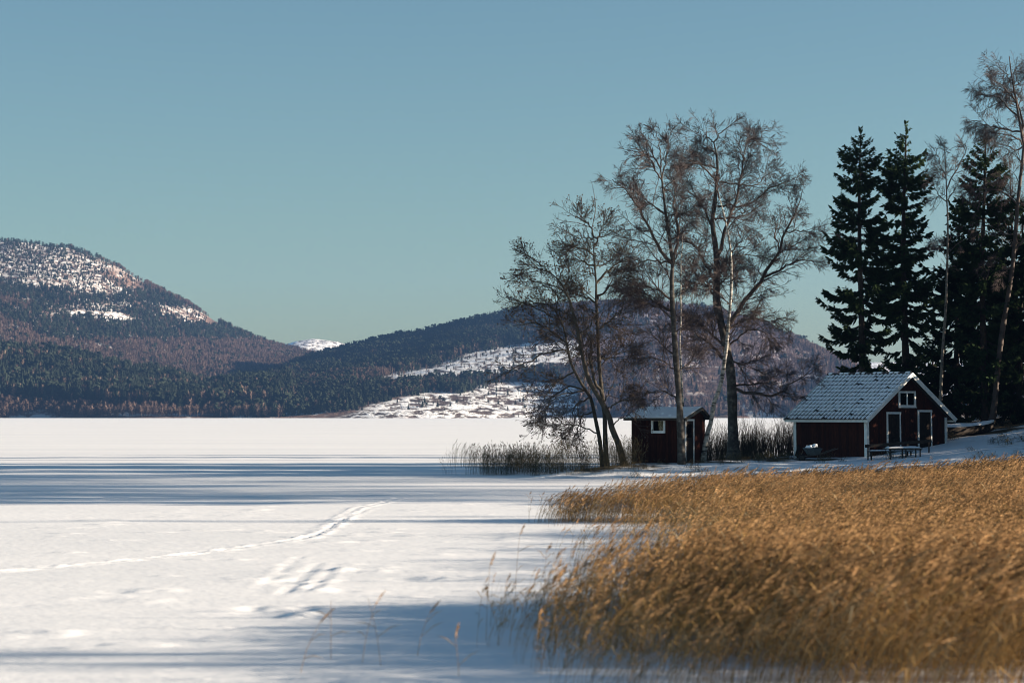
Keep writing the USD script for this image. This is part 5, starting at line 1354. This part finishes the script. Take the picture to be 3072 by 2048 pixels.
def brush_kind(seed, n=16, h=(1.0, 2.2), fork=4):
    r = np.random.RandomState(seed)
    p0 = np.column_stack([r.normal(size=n) * 0.3, r.normal(size=n) * 0.3, np.full(n, -0.05)])
    hh = r.uniform(*h, n)[:, None]; s = np.linspace(0, 1, 5)
    lean = r.normal(size=(n, 2)) * 0.16
    P = np.stack([p0[:, 0:1] + lean[:, 0:1] * hh * s ** 1.5, p0[:, 1:2] + lean[:, 1:2] * hh * s ** 1.5, p0[:, 2:3] + hh * s], -1) + np.concatenate([np.zeros((n, 1, 3)), r.normal(size=(n, 4, 3)) * 0.025], 1)
    R = 0.011 * (1 - 0.7 * s)[None].repeat(n, 0)
    Q, QR = grow(P, R, r, fork, (0.25, 0.7), (15, 40), k=3, t0=0.3, trop=0.12, wig=0.12, rmax=0.007, rtip=0.004)
    return [(join([tubes(P, R, 3), tubes(Q, QR, 3)]), M['brush'])]


BRUSH = [brush_kind(300 + i) for i in range(4)]
n = 120
t = rr.rand(n)
pts = np.column_stack([8.6 + 7.2 * t, 122.5 + 4.0 * t + rr.normal(size=n) * 1.2])
instancer('brush', BRUSH, np.column_stack([pts, land(pts[:, 0], pts[:, 1])]), rr.randint(0, 4, n), 0.7 + 0.45 * rr.rand(n), rr.rand(n) * 6.28, label='bare upright brushwood on the far shore left of the boathouse', cat='brushwood', kind='stuff')
n = 150
pts = np.column_stack([rr.uniform(20, 36, n), rr.uniform(128.5, 150, n)])
instancer('brush', BRUSH, np.column_stack([pts, land(pts[:, 0], pts[:, 1])]), rr.randint(0, 4, n), 0.5 + 0.6 * rr.rand(n), rr.rand(n) * 6.28, label='dark undergrowth beneath the spruces right of the boathouse', cat='undergrowth', kind='stuff')
TUFT = [reed_kind(400 + i, M['reed_dull'], M['reed_dull'], n=20, spread=0.16, lean=0.45, height=(0.15, 0.5), plumes=0.0, leaf=3) for i in range(3)]
n = 420
pts = np.column_stack([rr.uniform(1, 26, n), rr.uniform(106.5, 131, n)])
b_ = bareness(pts[:, 0], pts[:, 1])
pts = pts[(rr.rand(n) < 0.12 + 1.5 * b_) & (inside_distance(pts[:, 0], pts[:, 1], SHORE) > 0.3)]
n = len(pts)
instancer('grass_tufts', TUFT, np.column_stack([pts, land(pts[:, 0], pts[:, 1]) - 0.02]), rr.randint(0, 3, n), 0.6 + 0.8 * rr.rand(n), rr.rand(n) * 6.28, label='dead grass tufts poking through the snow of the bank', cat='grass', kind='stuff')

# single reeds standing out on the snow in the foreground
LONE = [(386, 668, 356, 632, 'bent over so far its plume hangs sideways, leftmost of the lone reeds'), (331, 660, 331, 598, 'upright and bare, near the tracks'), (362, 662, 376, 599, 'leaning, next to the straight one'),
        (381, 665, 368, 595, 'pale and without a plume, leaning left'), (417, 655, 431, 607, 'with a plume blown right, alone on the snow'), (486, 640, 490, 560, 'with a slim upright plume'), (498, 645, 508, 575, 'with a bare bent tip beside the bed'),
        (494, 618, 486, 592, 'short and thin at the left of the bed'), (515, 600, 520, 530, 'with a drooping plume at the edge of the bed'), (459, 676, 455, 632, 'short and thin at the lower edge')]
for i, (bx_, by_, tx_, ty_, txt) in enumerate(LONE):
    if i == 0:
        bx_, by_, tx_, ty_ = 300, 672, 322, 616
    g = ground_at(bx_, by_)
    tip = at(tx_, ty_, g[1] + 0.1)
    root = thing('reed', 'single dry reed ' + txt, 'reed', (g[0], g[1], -0.02), 0, None)
    p = np.array([(0, 0, 0), ((tip[0] - g[0]) * 0.35, 0.03, tip[2] * 0.5), (tip[0] - g[0], 0.1, tip[2])])
    c = spline(p, 8)
    obj('stem', tubes(c[None], (0.0032 * (1 - 0.4 * np.linspace(0, 1, 8)))[None], 5), M['reed'], root)
    rl = np.random.RandomState(500 + i)
    for k in range(2):
        q = c[2 + 2 * k + rl.randint(0, 2)]
        s_ = 1 if rl.rand() < 0.6 else -1
        e = q + np.array([s_ * rl.uniform(0.12, 0.3), 0.03, rl.uniform(-0.02, 0.2)])
        m_ = (q + e) / 2 + [0, 0, 0.03]
        obj('leaf', (np.array([q + [0, 0, 0.003], q - [0, 0, 0.003], m_ + [0, 0.003, 0.0045], m_ - [0, 0.003, 0.0045], e]), np.array([[0, 1, 3], [0, 3, 2], [2, 3, 4]])), M['reed'], root)
    if 'without' not in txt and 'bare' not in txt:
        m_ = 22
        u = np.linspace(0, 1, m_)
        T_ = norm(c[-1] - c[-3])
        b0 = c[-1] + T_ * (u * 0.20 - 0.05)[:, None] + np.column_stack([u ** 2 * 0.05, 0 * u, -u ** 2 * 0.03])
        d = norm(T_ * 0.8 + np.column_stack([0.4 + 0.5 * rl.rand(m_), rl.normal(size=m_) * 0.4, -0.4 + 0.5 * rl.rand(m_)])) * (0.03 + 0.045 * np.sin(np.clip(u + 0.1, 0, 1) * np.pi))[:, None]
        wv = norm(np.cross(d, rl.normal(size=(m_, 3)))) * 0.006
        V = np.stack([b0, b0 + d * 0.5 + wv, b0 + d, b0 + d * 0.5 - wv], 1).reshape(-1, 3)
        o = np.arange(m_)[:, None] * 4
        obj('plume', (V, np.vstack([o + [0, 1, 2], o + [0, 2, 3]])), M['reed_plume'], root)
